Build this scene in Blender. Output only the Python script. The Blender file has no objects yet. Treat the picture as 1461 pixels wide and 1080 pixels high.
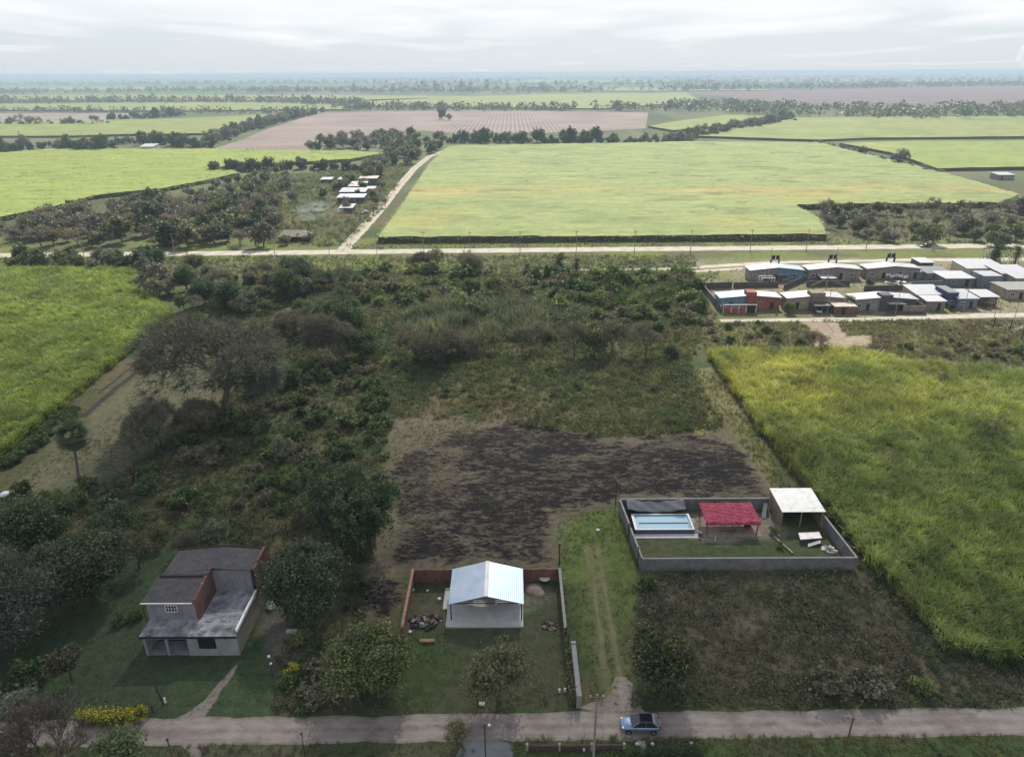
import bpy, math, random
import numpy as np
from mathutils import Vector, Matrix
R = math.radians
rng = np.random.default_rng(11); random.seed(11)
S = bpy.context.scene
COL = S.collection
# ------------------------------------------------------------------ camera model (metres, drone 63 m up, looking north = +Y)
PW, PH, FPX = 1461, 1080, 1008.0
PITCH, ROLL, CAMZ = R(23.4), R(.3), 63.0
_f = np.array((0, math.cos(PITCH), -math.sin(PITCH)))
_r0 = np.array((1., 0, 0)); _u0 = np.array((0, math.sin(PITCH), math.cos(PITCH)))
_r = _r0 * math.cos(ROLL) - _u0 * math.sin(ROLL)
_u = _u0 * math.cos(ROLL) + _r0 * math.sin(ROLL)
def G(px, py, z=0.0):
    """map reading of the photograph: photo pixel -> place on the level ground (or at height z)"""
    d = _f + _r * ((px - PW / 2) / FPX) + _u * ((PH / 2 - py) / FPX)
    t = (z - CAMZ) / d[2]
    return (float(d[0] * t), float(d[1] * t))
def GP(pts, z=0.0): return [G(x, y, z) for x, y in pts]
cam = bpy.data.cameras.new('camera'); camo = bpy.data.objects.new('camera', cam); COL.objects.link(camo)
m = Matrix(((_r[0], _u[0], -_f[0], 0), (_r[1], _u[1], -_f[1], 0), (_r[2], _u[2], -_f[2], CAMZ), (0, 0, 0, 1)))
camo.matrix_world = m
cam.sensor_width = 36; cam.lens = 36 * FPX / PW; cam.clip_start = .5; cam.clip_end = 60000
S.camera = camo

# ------------------------------------------------------------------ render settings
S.render.engine = 'CYCLES'
S.cycles.use_denoising = True
try: S.cycles.denoiser = 'OPENIMAGEDENOISE'
except Exception: pass
S.cycles.max_bounces = 6; S.cycles.diffuse_bounces = 1; S.cycles.glossy_bounces = 2
S.cycles.transmission_bounces = 3; S.cycles.transparent_max_bounces = 8; S.cycles.volume_bounces = 1
S.cycles.caustics_reflective = False; S.cycles.caustics_refractive = False
S.cycles.sample_clamp_indirect = 4
S.view_settings.view_transform = 'Standard'; S.view_settings.look = 'None'
S.view_settings.exposure = EXPOSURE = 0.68; S.view_settings.gamma = 1

# ------------------------------------------------------------------ node helpers
class NT:
    def __init__(s, tree): s.t = tree; s.n = tree.nodes; s.l = tree.links
    def node(s, typ, **kw):
        n = s.n.new(typ)
        for k, v in kw.items(): setattr(n, k, v)
        return n
    def link(s, a, b): s.l.new(a, b)
    def val(s, node, key, v):
        if hasattr(v, 'is_linked') or isinstance(v, bpy.types.NodeSocket): s.link(v, node.inputs[key])
        elif v is not None: node.inputs[key].default_value = v
    def noise(s, vec, scale, detail=3, rough=.55, dist=0):
        n = s.node('ShaderNodeTexNoise'); s.val(n, 'Vector', vec); s.val(n, 'Scale', scale); s.val(n, 'Detail', detail)
        s.val(n, 'Roughness', rough); s.val(n, 'Distortion', dist); return n.outputs['Fac']
    def ramp(s, fac, stops):
        n = s.node('ShaderNodeValToRGB'); s.link(fac, n.inputs[0]); e = n.color_ramp.elements
        while len(e) < len(stops): e.new(.5)
        for i, (p, c) in enumerate(stops):
            e[i].position = p; e[i].color = (c, c, c, 1) if isinstance(c, (int, float)) else (*c, 1)
        return n.outputs[0]
    def mix(s, fac, a, b, mode='MIX'):
        n = s.node('ShaderNodeMix', data_type='RGBA', blend_type=mode)
        for i, v in ((0, fac), (6, a), (7, b)):
            if isinstance(v, bpy.types.NodeSocket): s.link(v, n.inputs[i])
            elif isinstance(v, (int, float)) and i: n.inputs[i].default_value = (v, v, v, 1)
            elif i: n.inputs[i].default_value = (*v, 1)
            else: n.inputs[i].default_value = v
        return n.outputs[2]
    def math(s, op, a, b=None, c=None):
        n = s.node('ShaderNodeMath', operation=op)
        for i, v in enumerate((a, b, c)):
            if v is None: continue
            if isinstance(v, bpy.types.NodeSocket): s.link(v, n.inputs[i])
            else: n.inputs[i].default_value = v
        return n.outputs[0]
    def obj(s): return s.node('ShaderNodeTexCoord').outputs['Object']
    def scaled(s, vec, sc):
        n = s.node('ShaderNodeMapping'); s.link(vec, n.inputs[0]); n.inputs['Scale'].default_value = sc; return n.outputs[0]
    def bump(s, h, strength=.3, dist=.05):
        n = s.node('ShaderNodeBump'); s.link(h, n.inputs['Height']); n.inputs['Strength'].default_value = strength
        n.inputs['Distance'].default_value = dist; return n.outputs[0]
def newmat(name):
    m = bpy.data.materials.new(name); m.use_nodes = True; t = NT(m.node_tree)
    for n in list(t.n): t.n.remove(n)
    out = t.node('ShaderNodeOutputMaterial'); return m, t, out
def principled(t, out, col, rough=.8, spec=.3, metal=0, normal=None):
    p = t.node('ShaderNodeBsdfPrincipled')
    if isinstance(col, bpy.types.NodeSocket): t.link(col, p.inputs['Base Color'])
    else: p.inputs['Base Color'].default_value = (*col, 1)
    t.val(p, 'Roughness', rough); t.val(p, 'Metallic', metal); t.val(p, 'Specular IOR Level', spec)
    if normal is not None: t.link(normal, p.inputs['Normal'])
    if out is not None: t.link(p.outputs[0], out.inputs[0])
    return p
MAT = {}
def pbr(name, col, rough=.8, var=.2, scale=1.5, spec=.3, metal=0, bump=.15, stain=None):
    m, t, out = newmat(name); v = t.obj()
    n = t.noise(v, scale, 5, .6)
    lo = tuple(c * (1 - var) for c in col); hi = tuple(min(1, c * (1 + var)) for c in col)
    c = t.mix(t.ramp(n, [(.3, 0), (.7, 1)]), lo, hi)
    if stain:
        f = t.ramp(t.noise(t.scaled(v, (1, 1, .25)), scale * 1.7, 4, .7), [(.45, 0), (.68, .75)])
        c = t.mix(f, c, stain)
    nb = t.bump(t.noise(v, scale * 6, 3), bump, .03) if bump else None
    principled(t, out, c, rough, spec, metal, nb); MAT[name] = m; return m
def brickmat(name, c1, c2, mortar, bw=.4, bh=.2, ms=.02, rough=.9, stain=None):
    m, t, out = newmat(name); v = t.obj()
    sx = t.node('ShaderNodeSeparateXYZ'); t.link(v, sx.inputs[0])
    cx = t.node('ShaderNodeCombineXYZ'); t.link(t.math('ADD', sx.outputs[0], sx.outputs[1]), cx.inputs[0]); t.link(sx.outputs[2], cx.inputs[1])
    b = t.node('ShaderNodeTexBrick'); t.link(cx.outputs[0], b.inputs[0]); b.inputs['Scale'].default_value = 1
    b.inputs['Brick Width'].default_value = bw; b.inputs['Row Height'].default_value = bh; b.inputs['Mortar Size'].default_value = ms
    b.inputs['Color1'].default_value = (*c1, 1); b.inputs['Color2'].default_value = (*c2, 1); b.inputs['Mortar'].default_value = (*mortar, 1)
    n = t.noise(v, .8, 4, .6)
    c = t.mix(1, b.outputs[0], t.ramp(n, [(.25, .6), (.75, 1.25)]), 'MULTIPLY')
    if stain: c = t.mix(t.ramp(t.noise(t.scaled(v, (1, 1, .3)), 1.3, 4, .7), [(.48, 0), (.65, .7)]), c, stain)
    principled(t, out, c, rough, .2, 0, t.bump(b.outputs['Fac'], -.3, .02)); MAT[name] = m; return m
def sheetmetal(name, col, rough=.35, metal=.6, pitch=.25, axis=0, var=.15, rust=None, spec=.5):
    m, t, out = newmat(name); v = t.obj()
    w = t.node('ShaderNodeTexWave', wave_type='BANDS', bands_direction='XYZ'[axis]); t.link(v, w.inputs[0]); w.inputs['Scale'].default_value = .314 / pitch
    n = t.noise(v, .7, 5, .65)
    c = t.mix(t.ramp(n, [(.3, 0), (.7, 1)]), tuple(x * (1 - var) for x in col), tuple(min(1, x * (1 + var)) for x in col))
    if rust: c = t.mix(t.ramp(t.noise(v, 1.1, 6, .75), [(.5, 0), (.66, .8)]), c, rust)
    principled(t, out, c, t.ramp(n, [(.2, rough * .7), (.8, rough * 1.4)]), spec, metal, t.bump(w.outputs[1], .16, .03)); MAT[name] = m; return m
def foliage(name, trans=.35, warm=(1.15, 1.1, .6), vary=.35, gloss=.25, gain=1.):
    m, t, out = newmat(name)
    a = t.node('ShaderNodeAttribute', attribute_name='Col').outputs[0]
    oi = t.node('ShaderNodeObjectInfo').outputs['Random']
    n = t.noise(t.node('ShaderNodeNewGeometry').outputs['Position'], .35, 2)
    k = t.math('MULTIPLY', t.math('MULTIPLY_ADD', oi, vary, 1 - vary / 2), t.math('MULTIPLY_ADD', n, .5 * gain, .75 * gain))
    c = t.mix(1, a, k, 'MULTIPLY')
    d = principled(t, None, c, .6, gloss)
    tr = t.node('ShaderNodeBsdfTranslucent'); t.link(t.mix(1, c, warm, 'MULTIPLY'), tr.inputs[0])
    mx = t.node('ShaderNodeMixShader'); mx.inputs[0].default_value = trans
    t.link(d.outputs[0], mx.inputs[1]); t.link(tr.outputs[0], mx.inputs[2]); t.link(mx.outputs[0], out.inputs[0])
    MAT[name] = m; return m
foliage('leaves', .25, gain=1.75); foliage('cane_leaves', .34, (1.1, 1.12, .5), .0, gain=1.1); foliage('grass_blades', .3, vary=0, gain=1.5)
foliage('twigs', .1, (1, 1, 1), .3, .1, 1.3)
def vcolmat(name, rough=.95, amp=(.72, 1.3), scale=.9, bump=.4, streak=0):
    m, t, out = newmat(name); v = t.obj()
    a = t.node('ShaderNodeAttribute', attribute_name='Col').outputs[0]
    n1 = t.noise(v, scale, 6, .65)
    c = t.mix(1, a, t.ramp(n1, [(.25, amp[0]), (.75, amp[1])]), 'MULTIPLY')
    if streak: c = t.mix(1, c, t.ramp(t.noise(t.scaled(v, (.22, 1, 1)), streak, 6, .7), [(.3, .78), (.7, 1.2)]), 'MULTIPLY')
    principled(t, out, c, rough, .1, 0, t.bump(n1, bump, .3)); MAT[name] = m; return m, t, out

# ------------------------------------------------------------------ tags and meshes
def tag(o, label=None, cat=None, group=None, kind=None):
    if label: o['label'] = label
    if cat: o['category'] = cat
    if group: o['group'] = group
    if kind: o['kind'] = kind
    return o
def empty(name, loc, rz=0, label=None, cat=None, group=None):
    o = bpy.data.objects.new(name, None); COL.objects.link(o); o.location = loc; o.rotation_euler = (0, 0, rz)
    return tag(o, label, cat, group)
def npmesh(name, V, Q, col=None, mat=None, smooth=False):
    V = np.ascontiguousarray(V, np.float32); Q = np.ascontiguousarray(Q, np.int32)
    k = Q.shape[1]; me = bpy.data.meshes.new(name)
    me.vertices.add(len(V)); me.vertices.foreach_set('co', V.ravel())
    me.loops.add(Q.size); me.loops.foreach_set('vertex_index', Q.ravel())
    me.polygons.add(len(Q)); me.polygons.foreach_set('loop_start', np.arange(0, Q.size, k, dtype=np.int32))
    if smooth: me.polygons.foreach_set('use_smooth', np.ones(len(Q), bool))
    if col is not None:
        a = me.attributes.new('Col', 'FLOAT_COLOR', 'POINT')
        c = np.ones((len(V), 4), np.float32); c[:, :3] = col; a.data.foreach_set('color', c.ravel())
    if mat: me.materials.append(MAT[mat])
    me.update(calc_edges=True); return me
def link(name, me, parent=None, loc=(0, 0, 0)):
    o = bpy.data.objects.new(name, me); COL.objects.link(o); o.location = loc
    if parent: o.parent = parent
    return o
class MB:
    """collects boxes, prisms and tubes into one mesh"""
    def __init__(s): s.v = []; s.f = []; s.mi = []
    def poly(s, pts, faces, mi=0):
        b = len(s.v); s.v += [tuple(p) for p in pts]; s.f += [tuple(i + b for i in f) for f in faces]; s.mi += [mi] * len(faces); return s
    def box(s, x0, x1, y0, y1, z0, z1, mi=0):
        p = [(x0, y0, z0), (x1, y0, z0), (x1, y1, z0), (x0, y1, z0), (x0, y0, z1), (x1, y0, z1), (x1, y1, z1), (x0, y1, z1)]
        return s.poly(p, [(0, 3, 2, 1), (4, 5, 6, 7), (0, 1, 5, 4), (1, 2, 6, 5), (2, 3, 7, 6), (3, 0, 4, 7)], mi)
    def slab(s, quad, th, mi=0):
        """a thick sheet: four upper corners (counter-clockwise from above), thickness downwards"""
        q = [tuple(p) for p in quad]; lo = [(p[0], p[1], p[2] - th) for p in q]
        return s.poly(q + lo, [(0, 1, 2, 3), (7, 6, 5, 4), (0, 4, 5, 1), (1, 5, 6, 2), (2, 6, 7, 3), (3, 7, 4, 0)], mi)
    def tube(s, pts, r, n=8, mi=0, caps=True):
        pts = [Vector(p) for p in pts]; rr = r if isinstance(r, (list, tuple)) else [r] * len(pts); ring = []
        for i, p in enumerate(pts):
            d = (pts[min(i + 1, len(pts) - 1)] - pts[max(i - 1, 0)]).normalized()
            a = d.orthogonal().normalized(); b = d.cross(a)
            ring.append([tuple(p + (a * math.cos(2 * math.pi * k / n) + b * math.sin(2 * math.pi * k / n)) * rr[i]) for k in range(n)])
        V = [q for g in ring for q in g]; Fc = []
        for i in range(len(pts) - 1):
            for k in range(n): Fc.append((i * n + k, i * n + (k + 1) % n, (i + 1) * n + (k + 1) % n, (i + 1) * n + k))
        if caps: Fc += [tuple(range(n - 1, -1, -1)), tuple((len(pts) - 1) * n + k for k in range(n))]
        return s.poly(V, Fc, mi)
    def ball(s, c, r, n=10, m=6, sz=1.0, mi=0):
        V = [(c[0], c[1], c[2] - r * sz)]
        for j in range(1, m):
            t = math.pi * j / m - math.pi / 2
            V += [(c[0] + r * math.cos(t) * math.cos(2 * math.pi * k / n), c[1] + r * math.cos(t) * math.sin(2 * math.pi * k / n), c[2] + r * sz * math.sin(t)) for k in range(n)]
        V.append((c[0], c[1], c[2] + r * sz)); Fc = [(0, 1 + (k + 1) % n, 1 + k) for k in range(n)]
        for j in range(m - 2):
            for k in range(n): Fc.append((1 + j * n + k, 1 + j * n + (k + 1) % n, 1 + (j + 1) * n + (k + 1) % n, 1 + (j + 1) * n + k))
        L = 1 + (m - 2) * n; Fc += [(L + k, L + (k + 1) % n, len(V) - 1) for k in range(n)]
        return s.poly(V, Fc, mi)
    def build(s, name, mats, parent=None, loc=(0, 0, 0), smooth=False, bevel=0):
        me = bpy.data.meshes.new(name); me.from_pydata(s.v, [], s.f)
        for mm in ([mats] if isinstance(mats, str) else mats): me.materials.append(MAT[mm])
        me.polygons.foreach_set('material_index', s.mi)
        if smooth: me.polygons.foreach_set('use_smooth', [True] * len(s.f))
        me.update(); o = link(name, me, parent, loc)
        if bevel:
            b = o.modifiers.new('bevel', 'BEVEL'); b.width = bevel; b.segments = 2; b.limit_method = 'ANGLE'
        return o
# ------------------------------------------------------------------ value noise, polygons
def _h(ix, iy, s):
    h = (ix.astype(np.int64) * 374761393 + iy.astype(np.int64) * 668265263 + s * 974711) & 0xffffffff
    h = ((h ^ (h >> 13)) * 1274126177) & 0xffffffff
    return ((h ^ (h >> 16)) & 0xffffff) / float(0xffffff)
def vn(x, y, s=0):
    ix, iy = np.floor(x), np.floor(y); fx, fy = x - ix, y - iy
    fx = fx * fx * (3 - 2 * fx); fy = fy * fy * (3 - 2 * fy)
    a, b, c, d = _h(ix, iy, s), _h(ix + 1, iy, s), _h(ix, iy + 1, s), _h(ix + 1, iy + 1, s)
    return (a * (1 - fx) + b * fx) * (1 - fy) + (c * (1 - fx) + d * fx) * fy
def fbm(x, y, wl, s=0, o=4):
    x = np.asarray(x, float); y = np.asarray(y, float); t = 0; k = 0; a = 1.
    for i in range(o): t = t + a * vn(x / wl + 17.3 * i, y / wl - 9.1 * i, s + i); k += a; a *= .55; wl *= .5
    return t / k
def inside(x, y, poly):
    r = np.zeros(np.shape(x), bool); n = len(poly)
    for i in range(n):
        (x0, y0), (x1, y1) = poly[i], poly[(i + 1) % n]
        if y0 == y1: continue
        r ^= ((y0 > y) != (y1 > y)) & (x < (x1 - x0) * (y - y0) / (y1 - y0) + x0)
    return r
def nearest(x, y, poly, closed=True):
    best = np.full(np.shape(x), 1e18); nx = np.array(x, float); ny = np.array(y, float); n = len(poly)
    for i in range(n if closed else n - 1):
        (x0, y0), (x1, y1) = poly[i], poly[(i + 1) % n]
        L = (x1 - x0) ** 2 + (y1 - y0) ** 2 + 1e-9
        t = np.clip(((x - x0) * (x1 - x0) + (y - y0) * (y1 - y0)) / L, 0, 1)
        qx, qy = x0 + t * (x1 - x0), y0 + t * (y1 - y0); d = (x - qx) ** 2 + (y - qy) ** 2
        k = d < best; best = np.where(k, d, best); nx = np.where(k, qx, nx); ny = np.where(k, qy, ny)
    return np.sqrt(best), nx, ny
def sd(x, y, poly):
    return np.where(inside(x, y, poly), 1, -1) * nearest(x, y, poly)[0]      # positive inside
def sample(poly, dens, seed=0):
    r = np.random.default_rng(seed + 5); P = np.array(poly); lo, hi = P.min(0), P.max(0)
    n = int((hi - lo).prod() * dens); x = r.uniform(lo[0], hi[0], n); y = r.uniform(lo[1], hi[1], n)
    k = inside(x, y, poly); return x[k], y[k]
def inframe(x, y, marg=90):
    """keep only what the photograph can see, plus a margin for a step to the side"""
    dx, dy, dz = x, y, -CAMZ
    D = dx * _f[0] + dy * _f[1] + dz * _f[2]; D = np.maximum(D, 1e-3)
    px = PW / 2 + FPX * (dx * _r[0] + dy * _r[1] + dz * _r[2]) / D; py = PH / 2 - FPX * (dx * _u[0] + dy * _u[1] + dz * _u[2]) / D
    return (px > -marg) & (px < PW + marg) & (py < PH + marg)

# ------------------------------------------------------------------ sun, sky
SUN_EL, SUN_AZ = R(43), R(10)            # azimuth from +Y towards +X
sdir = np.array((math.sin(SUN_AZ) * math.cos(SUN_EL), math.cos(SUN_AZ) * math.cos(SUN_EL), math.sin(SUN_EL)))
sun = bpy.data.lights.new('sun', 'SUN'); sun.energy = 5.0; sun.angle = R(.6); sun.color = (1, .955, .87)
suno = bpy.data.objects.new('sun', sun); COL.objects.link(suno)
suno.rotation_euler = Vector(sdir).to_track_quat('Z', 'Y').to_euler(); suno.location = (0, 0, 3000)
wd = bpy.data.worlds.new('World'); S.world = wd; wd.use_nodes = True; t = NT(wd.node_tree)
for n in list(t.n): t.n.remove(n)
out = t.node('ShaderNodeOutputWorld')
sky = t.node('ShaderNodeTexSky', sky_type='NISHITA'); sky.sun_disc = False; sky.sun_elevation = SUN_EL; sky.sun_rotation = SUN_AZ
sky.altitude = 400; sky.air_density = 1.2; sky.dust_density = 1.5; sky.ozone_density = 1.5
bg = t.node('ShaderNodeBackground'); t.link(sky.outputs[0], bg.inputs[0]); bg.inputs[1].default_value = .085
gen = t.node('ShaderNodeTexCoord').outputs['Generated']
sp = t.node('ShaderNodeSeparateXYZ'); t.link(gen, sp.inputs[0])
zz = t.math('ADD', t.math('MAXIMUM', sp.outputs[2], 0), .035)
cb = t.node('ShaderNodeCombineXYZ'); t.link(t.math('DIVIDE', sp.outputs[0], zz), cb.inputs[0]); t.link(t.math('DIVIDE', sp.outputs[1], zz), cb.inputs[1])
n1 = t.noise(t.scaled(cb.outputs[0], (.75, .42, 1)), .62, 6, .5, .5)
n2 = t.noise(t.scaled(cb.outputs[0], (.5, .4, 1)), 1.2, 6, .55)
elev = t.math('MULTIPLY', sp.outputs[2], 1)
lay = t.node('ShaderNodeMapRange'); t.link(elev, lay.inputs[0]); lay.inputs[1].default_value = .02; lay.inputs[2].default_value = .085
lay.inputs[3].default_value = -.18; lay.inputs[4].default_value = .22
l2 = t.node('ShaderNodeMapRange'); t.link(elev, l2.inputs[0]); l2.inputs[1].default_value = .15; l2.inputs[2].default_value = .45; l2.inputs[3].default_value = 0; l2.inputs[4].default_value = -.2
cov = t.ramp(t.math('ADD', t.math('ADD', n1, lay.outputs[0]), l2.outputs[0]), [(.38, 0), (.64, .92)])
shade = t.ramp(n2, [(.3, (.88, .92, .965)), (.6, (.985, .99, 1.0))])
bc = t.node('ShaderNodeBackground'); t.link(shade, bc.inputs[0]); bc.inputs[1].default_value = .65
haz = t.node('ShaderNodeMapRange'); t.link(elev, haz.inputs[0]); haz.inputs[1].default_value = .12; haz.inputs[2].default_value = .4
haz.inputs[3].default_value = .92; haz.inputs[4].default_value = .1
bh = t.node('ShaderNodeBackground'); bh.inputs[0].default_value = (.79, .875, .955, 1); bh.inputs[1].default_value = .565
mh = t.node('ShaderNodeMixShader'); t.link(haz.outputs[0], mh.inputs[0]); t.link(bg.outputs[0], mh.inputs[1]); t.link(bh.outputs[0], mh.inputs[2])
mx = t.node('ShaderNodeMixShader'); t.link(cov, mx.inputs[0]); t.link(mh.outputs[0], mx.inputs[1]); t.link(bc.outputs[0], mx.inputs[2])
t.link(mx.outputs[0], out.inputs[0])
# ================================================================== GROUND
def axis(lo, hi, step, far_lo, far_hi):
    a = list(np.arange(lo, hi + step / 2, step)); d = step * 1.5; v = lo; pre = []
    while v > far_lo: v -= d; pre.append(v); d *= 1.35
    d = step * 1.5; v = hi; post = []
    while v < far_hi: v += d; post.append(v); d *= 1.35
    return np.array(pre[::-1] + a + post)
gx = axis(-185, 195, .9, -16000, 16000); gy = axis(36, 300, .9, -500, 21000)
X, Y = np.meshgrid(gx, gy); X = X.ravel(); Y = Y.ravel()
wx = X + (fbm(X, Y, 5, 91, 3) - .5) * 5; wy = Y + (fbm(X, Y, 5, 92, 3) - .5) * 5      # ragged edges
n_a, n_b, n_c = fbm(X, Y, 22, 1), fbm(X, Y, 9, 2), fbm(X, Y, 45, 3)
def lerp(a, b, t): return a + (b - a) * t[:, None]
def sm(t, a, b): t = np.clip((t - a) / (b - a), 0, 1); return t * t * (3 - 2 * t)
C = np.tile(np.array((.075, .078, .036)), (len(X), 1))
C = lerp(C, np.array((.105, .085, .05)), sm(n_a, .42, .62)); C = lerp(C, np.array((.045, .072, .026)), sm(n_b, .52, .68))
BURN = np.zeros(len(X))
def paint(px, col, col2=None, soft=2., strength=1., world=False, warp=True):
    poly = px if world else GP(px)
    d = sd(wx if warp else X, wy if warp else Y, poly); w = sm(d, -soft / 2, soft / 2) * strength
    c = np.tile(np.array(col), (len(X), 1))
    if col2: c = lerp(c, np.array(col2), sm(n_b * .6 + n_a * .4, .38, .62))
    global C; C = C * (1 - w[:, None]) + c * w[:, None]; return w
near = (np.abs(X) < 400) & (Y < 420)
# far country under and between the fields
C[Y > 420] = lerp(lerp(np.tile(np.array((.085, .105, .05)), (len(X), 1)), np.array((.13, .125, .07)), sm(n_c, .45, .6)), np.array((.055, .07, .035)), sm(fbm(X, Y, 70, 5), .5, .65))[Y > 420]
paint([(-200, 398), (1461 + 300, 398), (1461 + 300, 340), (-200, 340)], (.115, .135, .04), (.085, .09, .045), 6)           # verge of the main road
paint([(0, 700), (60, 655), (130, 592), (215, 522), (262, 468), (345, 470), (330, 560), (250, 640), (215, 655), (150, 690), (0, 725)], (.115, .108, .066), (.085, .092, .048), 4)   # cleared strip by the cane
paint([(150, 660), (200, 600), (260, 660), (190, 720), (60, 715)], (.10, .095, .06), (.075, .08, .045), 6, .8)
LAWN = (.054, .080, .036); LAWN2 = (.048, .066, .034)
paint([(-80, 930), (60, 905), (110, 860), (165, 795), (235, 775), (400, 800), (405, 1000), (385, 1035), (-80, 1040)], LAWN, LAWN2, 3)
paint([(395, 860), (370, 905), (395, 960), (420, 940), (410, 870)], (.15, .13, .115), (.1, .095, .075), 2)
paint([(572, 812), (800, 808), (815, 1015), (440, 1022), (590, 900)], (.05, .075, .028), (.07, .07, .04), 2)
paint([(600, 885), (790, 885), (800, 915), (700, 930), (600, 905)], (.085, .08, .055), (.06, .07, .04), 2, .8)
paint([(742, 835), (790, 840), (790, 870), (745, 880)], (.16, .14, .11), (.09, .085, .06), 1.2, .8)
paint([(575, 900), (560, 870), (640, 870), (630, 905)], (.075, .075, .05), (.10, .09, .06), 1.5, .8)
paint([(797, 735), (885, 725), (905, 800), (915, 860), (905, 900), (905, 1005), (845, 1010), (828, 905), (808, 890), (795, 800)], (.095, .125, .036), (.08, .10, .034), 1.6)
paint([(9.7, 55), (12.8, 55), (12.6, 84), (10.2, 84)], (.155, .14, .075), (.125, .12, .055), 2.2, .75, True, False)
paint([(9.2, 55), (13.3, 55), (13.2, 66), (9.6, 66)], (.15, .13, .085), (.11, .105, .055), 2, .6, True)
paint([(862, 975), (885, 968), (900, 1000), (905, 1016), (838, 1016), (855, 1003)], (.29, .235, .205), (.2, .165, .14), 1)
paint([(17.6, 79), (46.8, 79), (46, 93.3), (16.9, 93.3)], (.06, .078, .035), (.085, .085, .045), .6, 1, True, False)
paint([(26.5, 86), (40.5, 86), (40.5, 92.8), (26.5, 92.8)], (.25, .21, .18), (.17, .14, .12), 1.2, .85, True)
paint([(918, 815), (1225, 812), (1290, 850), (1350, 940), (1461, 960), (1500, 1005), (905, 1005), (905, 900)], (.11, .09, .062), (.082, .082, .046), 3)
paint([(905, 975), (1180, 978), (1180, 1008), (895, 1012)], (.055, .085, .03), (.075, .08, .04), 2)
paint([(700, 1052), (1461 + 200, 1046), (1461 + 200, 1120), (700, 1120)], (.055, .088, .03), (.07, .075, .04), 2)
paint([(100, 1062), (700, 1056), (700, 1120), (100, 1120)], (.095, .09, .055), (.06, .075, .033), 2)
paint([(985, 455), (1800, 450), (1800, 545), (1461, 545), (1330, 512), (1010, 508)], (.10, .10, .042), (.085, .075, .042), 4)
paint([(1050, 508), (1470, 535), (1800, 560), (1800, 500), (1430, 505), (1250, 492), (1120, 498)], (.10, .085, .055), (.075, .07, .04), 4)
paint([(1140, 459), (1195, 459), (1205, 480), (1243, 478), (1246, 492), (1200, 500), (1160, 497), (1165, 475)], (.29, .235, .175), (.24, .19, .14), 2)
paint([(985, 370), (1800, 365), (1800, 452), (1030, 452), (1000, 420)], (.13, .135, .06), (.2, .17, .12), 5)
paint([(985, 530), (1010, 525), (1050, 580), (1120, 690), (1105, 705), (1085, 690), (1040, 610)], (.17, .155, .075), (.12, .115, .055), 2.5)
paint([(860, 595), (900, 585), (985, 575), (1025, 600), (1010, 618), (925, 622), (885, 625)], (.16, .15, .05), (.11, .105, .045), 3)
paint([(780, 545), (850, 545), (850, 570), (790, 575)], (.09, .105, .035), None, 5, .7)
paint([(1040, 545), (1085, 540), (1080, 570), (1035, 570)], (.08, .12, .03), None, 4, .6)
paint([(540, 500), (990, 500), (990, 545), (540, 545)], (.05, .07, .028), (.065, .068, .036), 6, .7)
paint([(550, 598), (620, 592), (700, 600), (690, 640), (640, 690), (800, 730), (800, 808), (575, 806), (530, 880), (510, 890), (520, 820), (560, 700)], (.135, .12, .078), (.11, .095, .062), 2.5)
BPOLY = GP([(600, 640), (655, 618), (700, 600), (760, 598), (850, 622), (930, 622), (1035, 612), (1065, 645), (1105, 690), (1112, 712), (885, 712), (885, 725), (797, 735), (795, 808), (580, 806), (555, 800), (575, 750), (565, 700), (556, 680), (560, 655)])
paint(BPOLY, (.12, .10, .07), (.095, .08, .058), 2, 1, True)
d = sd(wx, wy, BPOLY); BURN = np.maximum(BURN, sm(d, -1.5, 3))
for pp, s_ in (([(640, 640), (660, 625), (700, 690), (640, 700), (575, 690), (570, 650)], .82), ([(640, 690), (640, 730), (560, 760), (560, 690)], .85)):
    w = sm(sd(wx, wy, GP(pp)), -2, 2); BURN = BURN * (1 - w) + s_ * w
w = sm(sd(wx, wy, GP([(520, 815), (560, 812), (575, 850), (560, 880), (510, 885)])), -1, 1.5); BURN = np.maximum(BURN, w * .95)
w = sm(sd(wx, wy, GP([(880, 610), (915, 600), (920, 632), (885, 634)])), -1, 1.5); BURN *= 1 - w
NX, NY = len(gx), len(gy)
ii = np.arange(NX * NY).reshape(NY, NX)
Q = np.stack((ii[:-1, :-1], ii[:-1, 1:], ii[1:, 1:], ii[1:, :-1]), -1).reshape(-1, 4)
Z = np.where(near, 0, -.0) * X
me = npmesh('ground', np.stack((X, Y, Z), -1), Q, C)
ba = me.attributes.new('burn', 'FLOAT', 'POINT'); ba.data.foreach_set('value', BURN.astype(np.float32))
m, t, out = newmat('soil'); v = t.obj()
a = t.node('ShaderNodeAttribute', attribute_name='Col').outputs[0]; bf = t.node('ShaderNodeAttribute', attribute_name='burn').outputs['Fac']
n1 = t.noise(v, .8, 7, .68); n2 = t.noise(v, 4, 4, .6)
c = t.mix(1, a, t.ramp(n1, [(.25, .6), (.75, 1.4)]), 'MULTIPLY'); c = t.mix(1, c, t.ramp(n2, [(.3, .75), (.7, 1.25)]), 'MULTIPLY')
st = t.noise(t.scaled(v, (.42, .9, 1)), 1.0, 8, .72, .5); st2 = t.noise(t.scaled(v, (.5, .8, 1)), .14, 3, .6)
th = t.math('ADD', t.math('MULTIPLY_ADD', st2, .7, -.35), t.math('ADD', st, t.math('MULTIPLY_ADD', bf, .35, -.28)))
fl = t.ramp(t.math('ADD', t.math('MULTIPLY_ADD', t.noise(v, .11, 4, .65), .55, -.275), t.noise(t.scaled(v, (.62, 1.15, 1)), 1.0, 8, .74, 1.1)), [(.50, 1), (.63, .1)])
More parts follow.
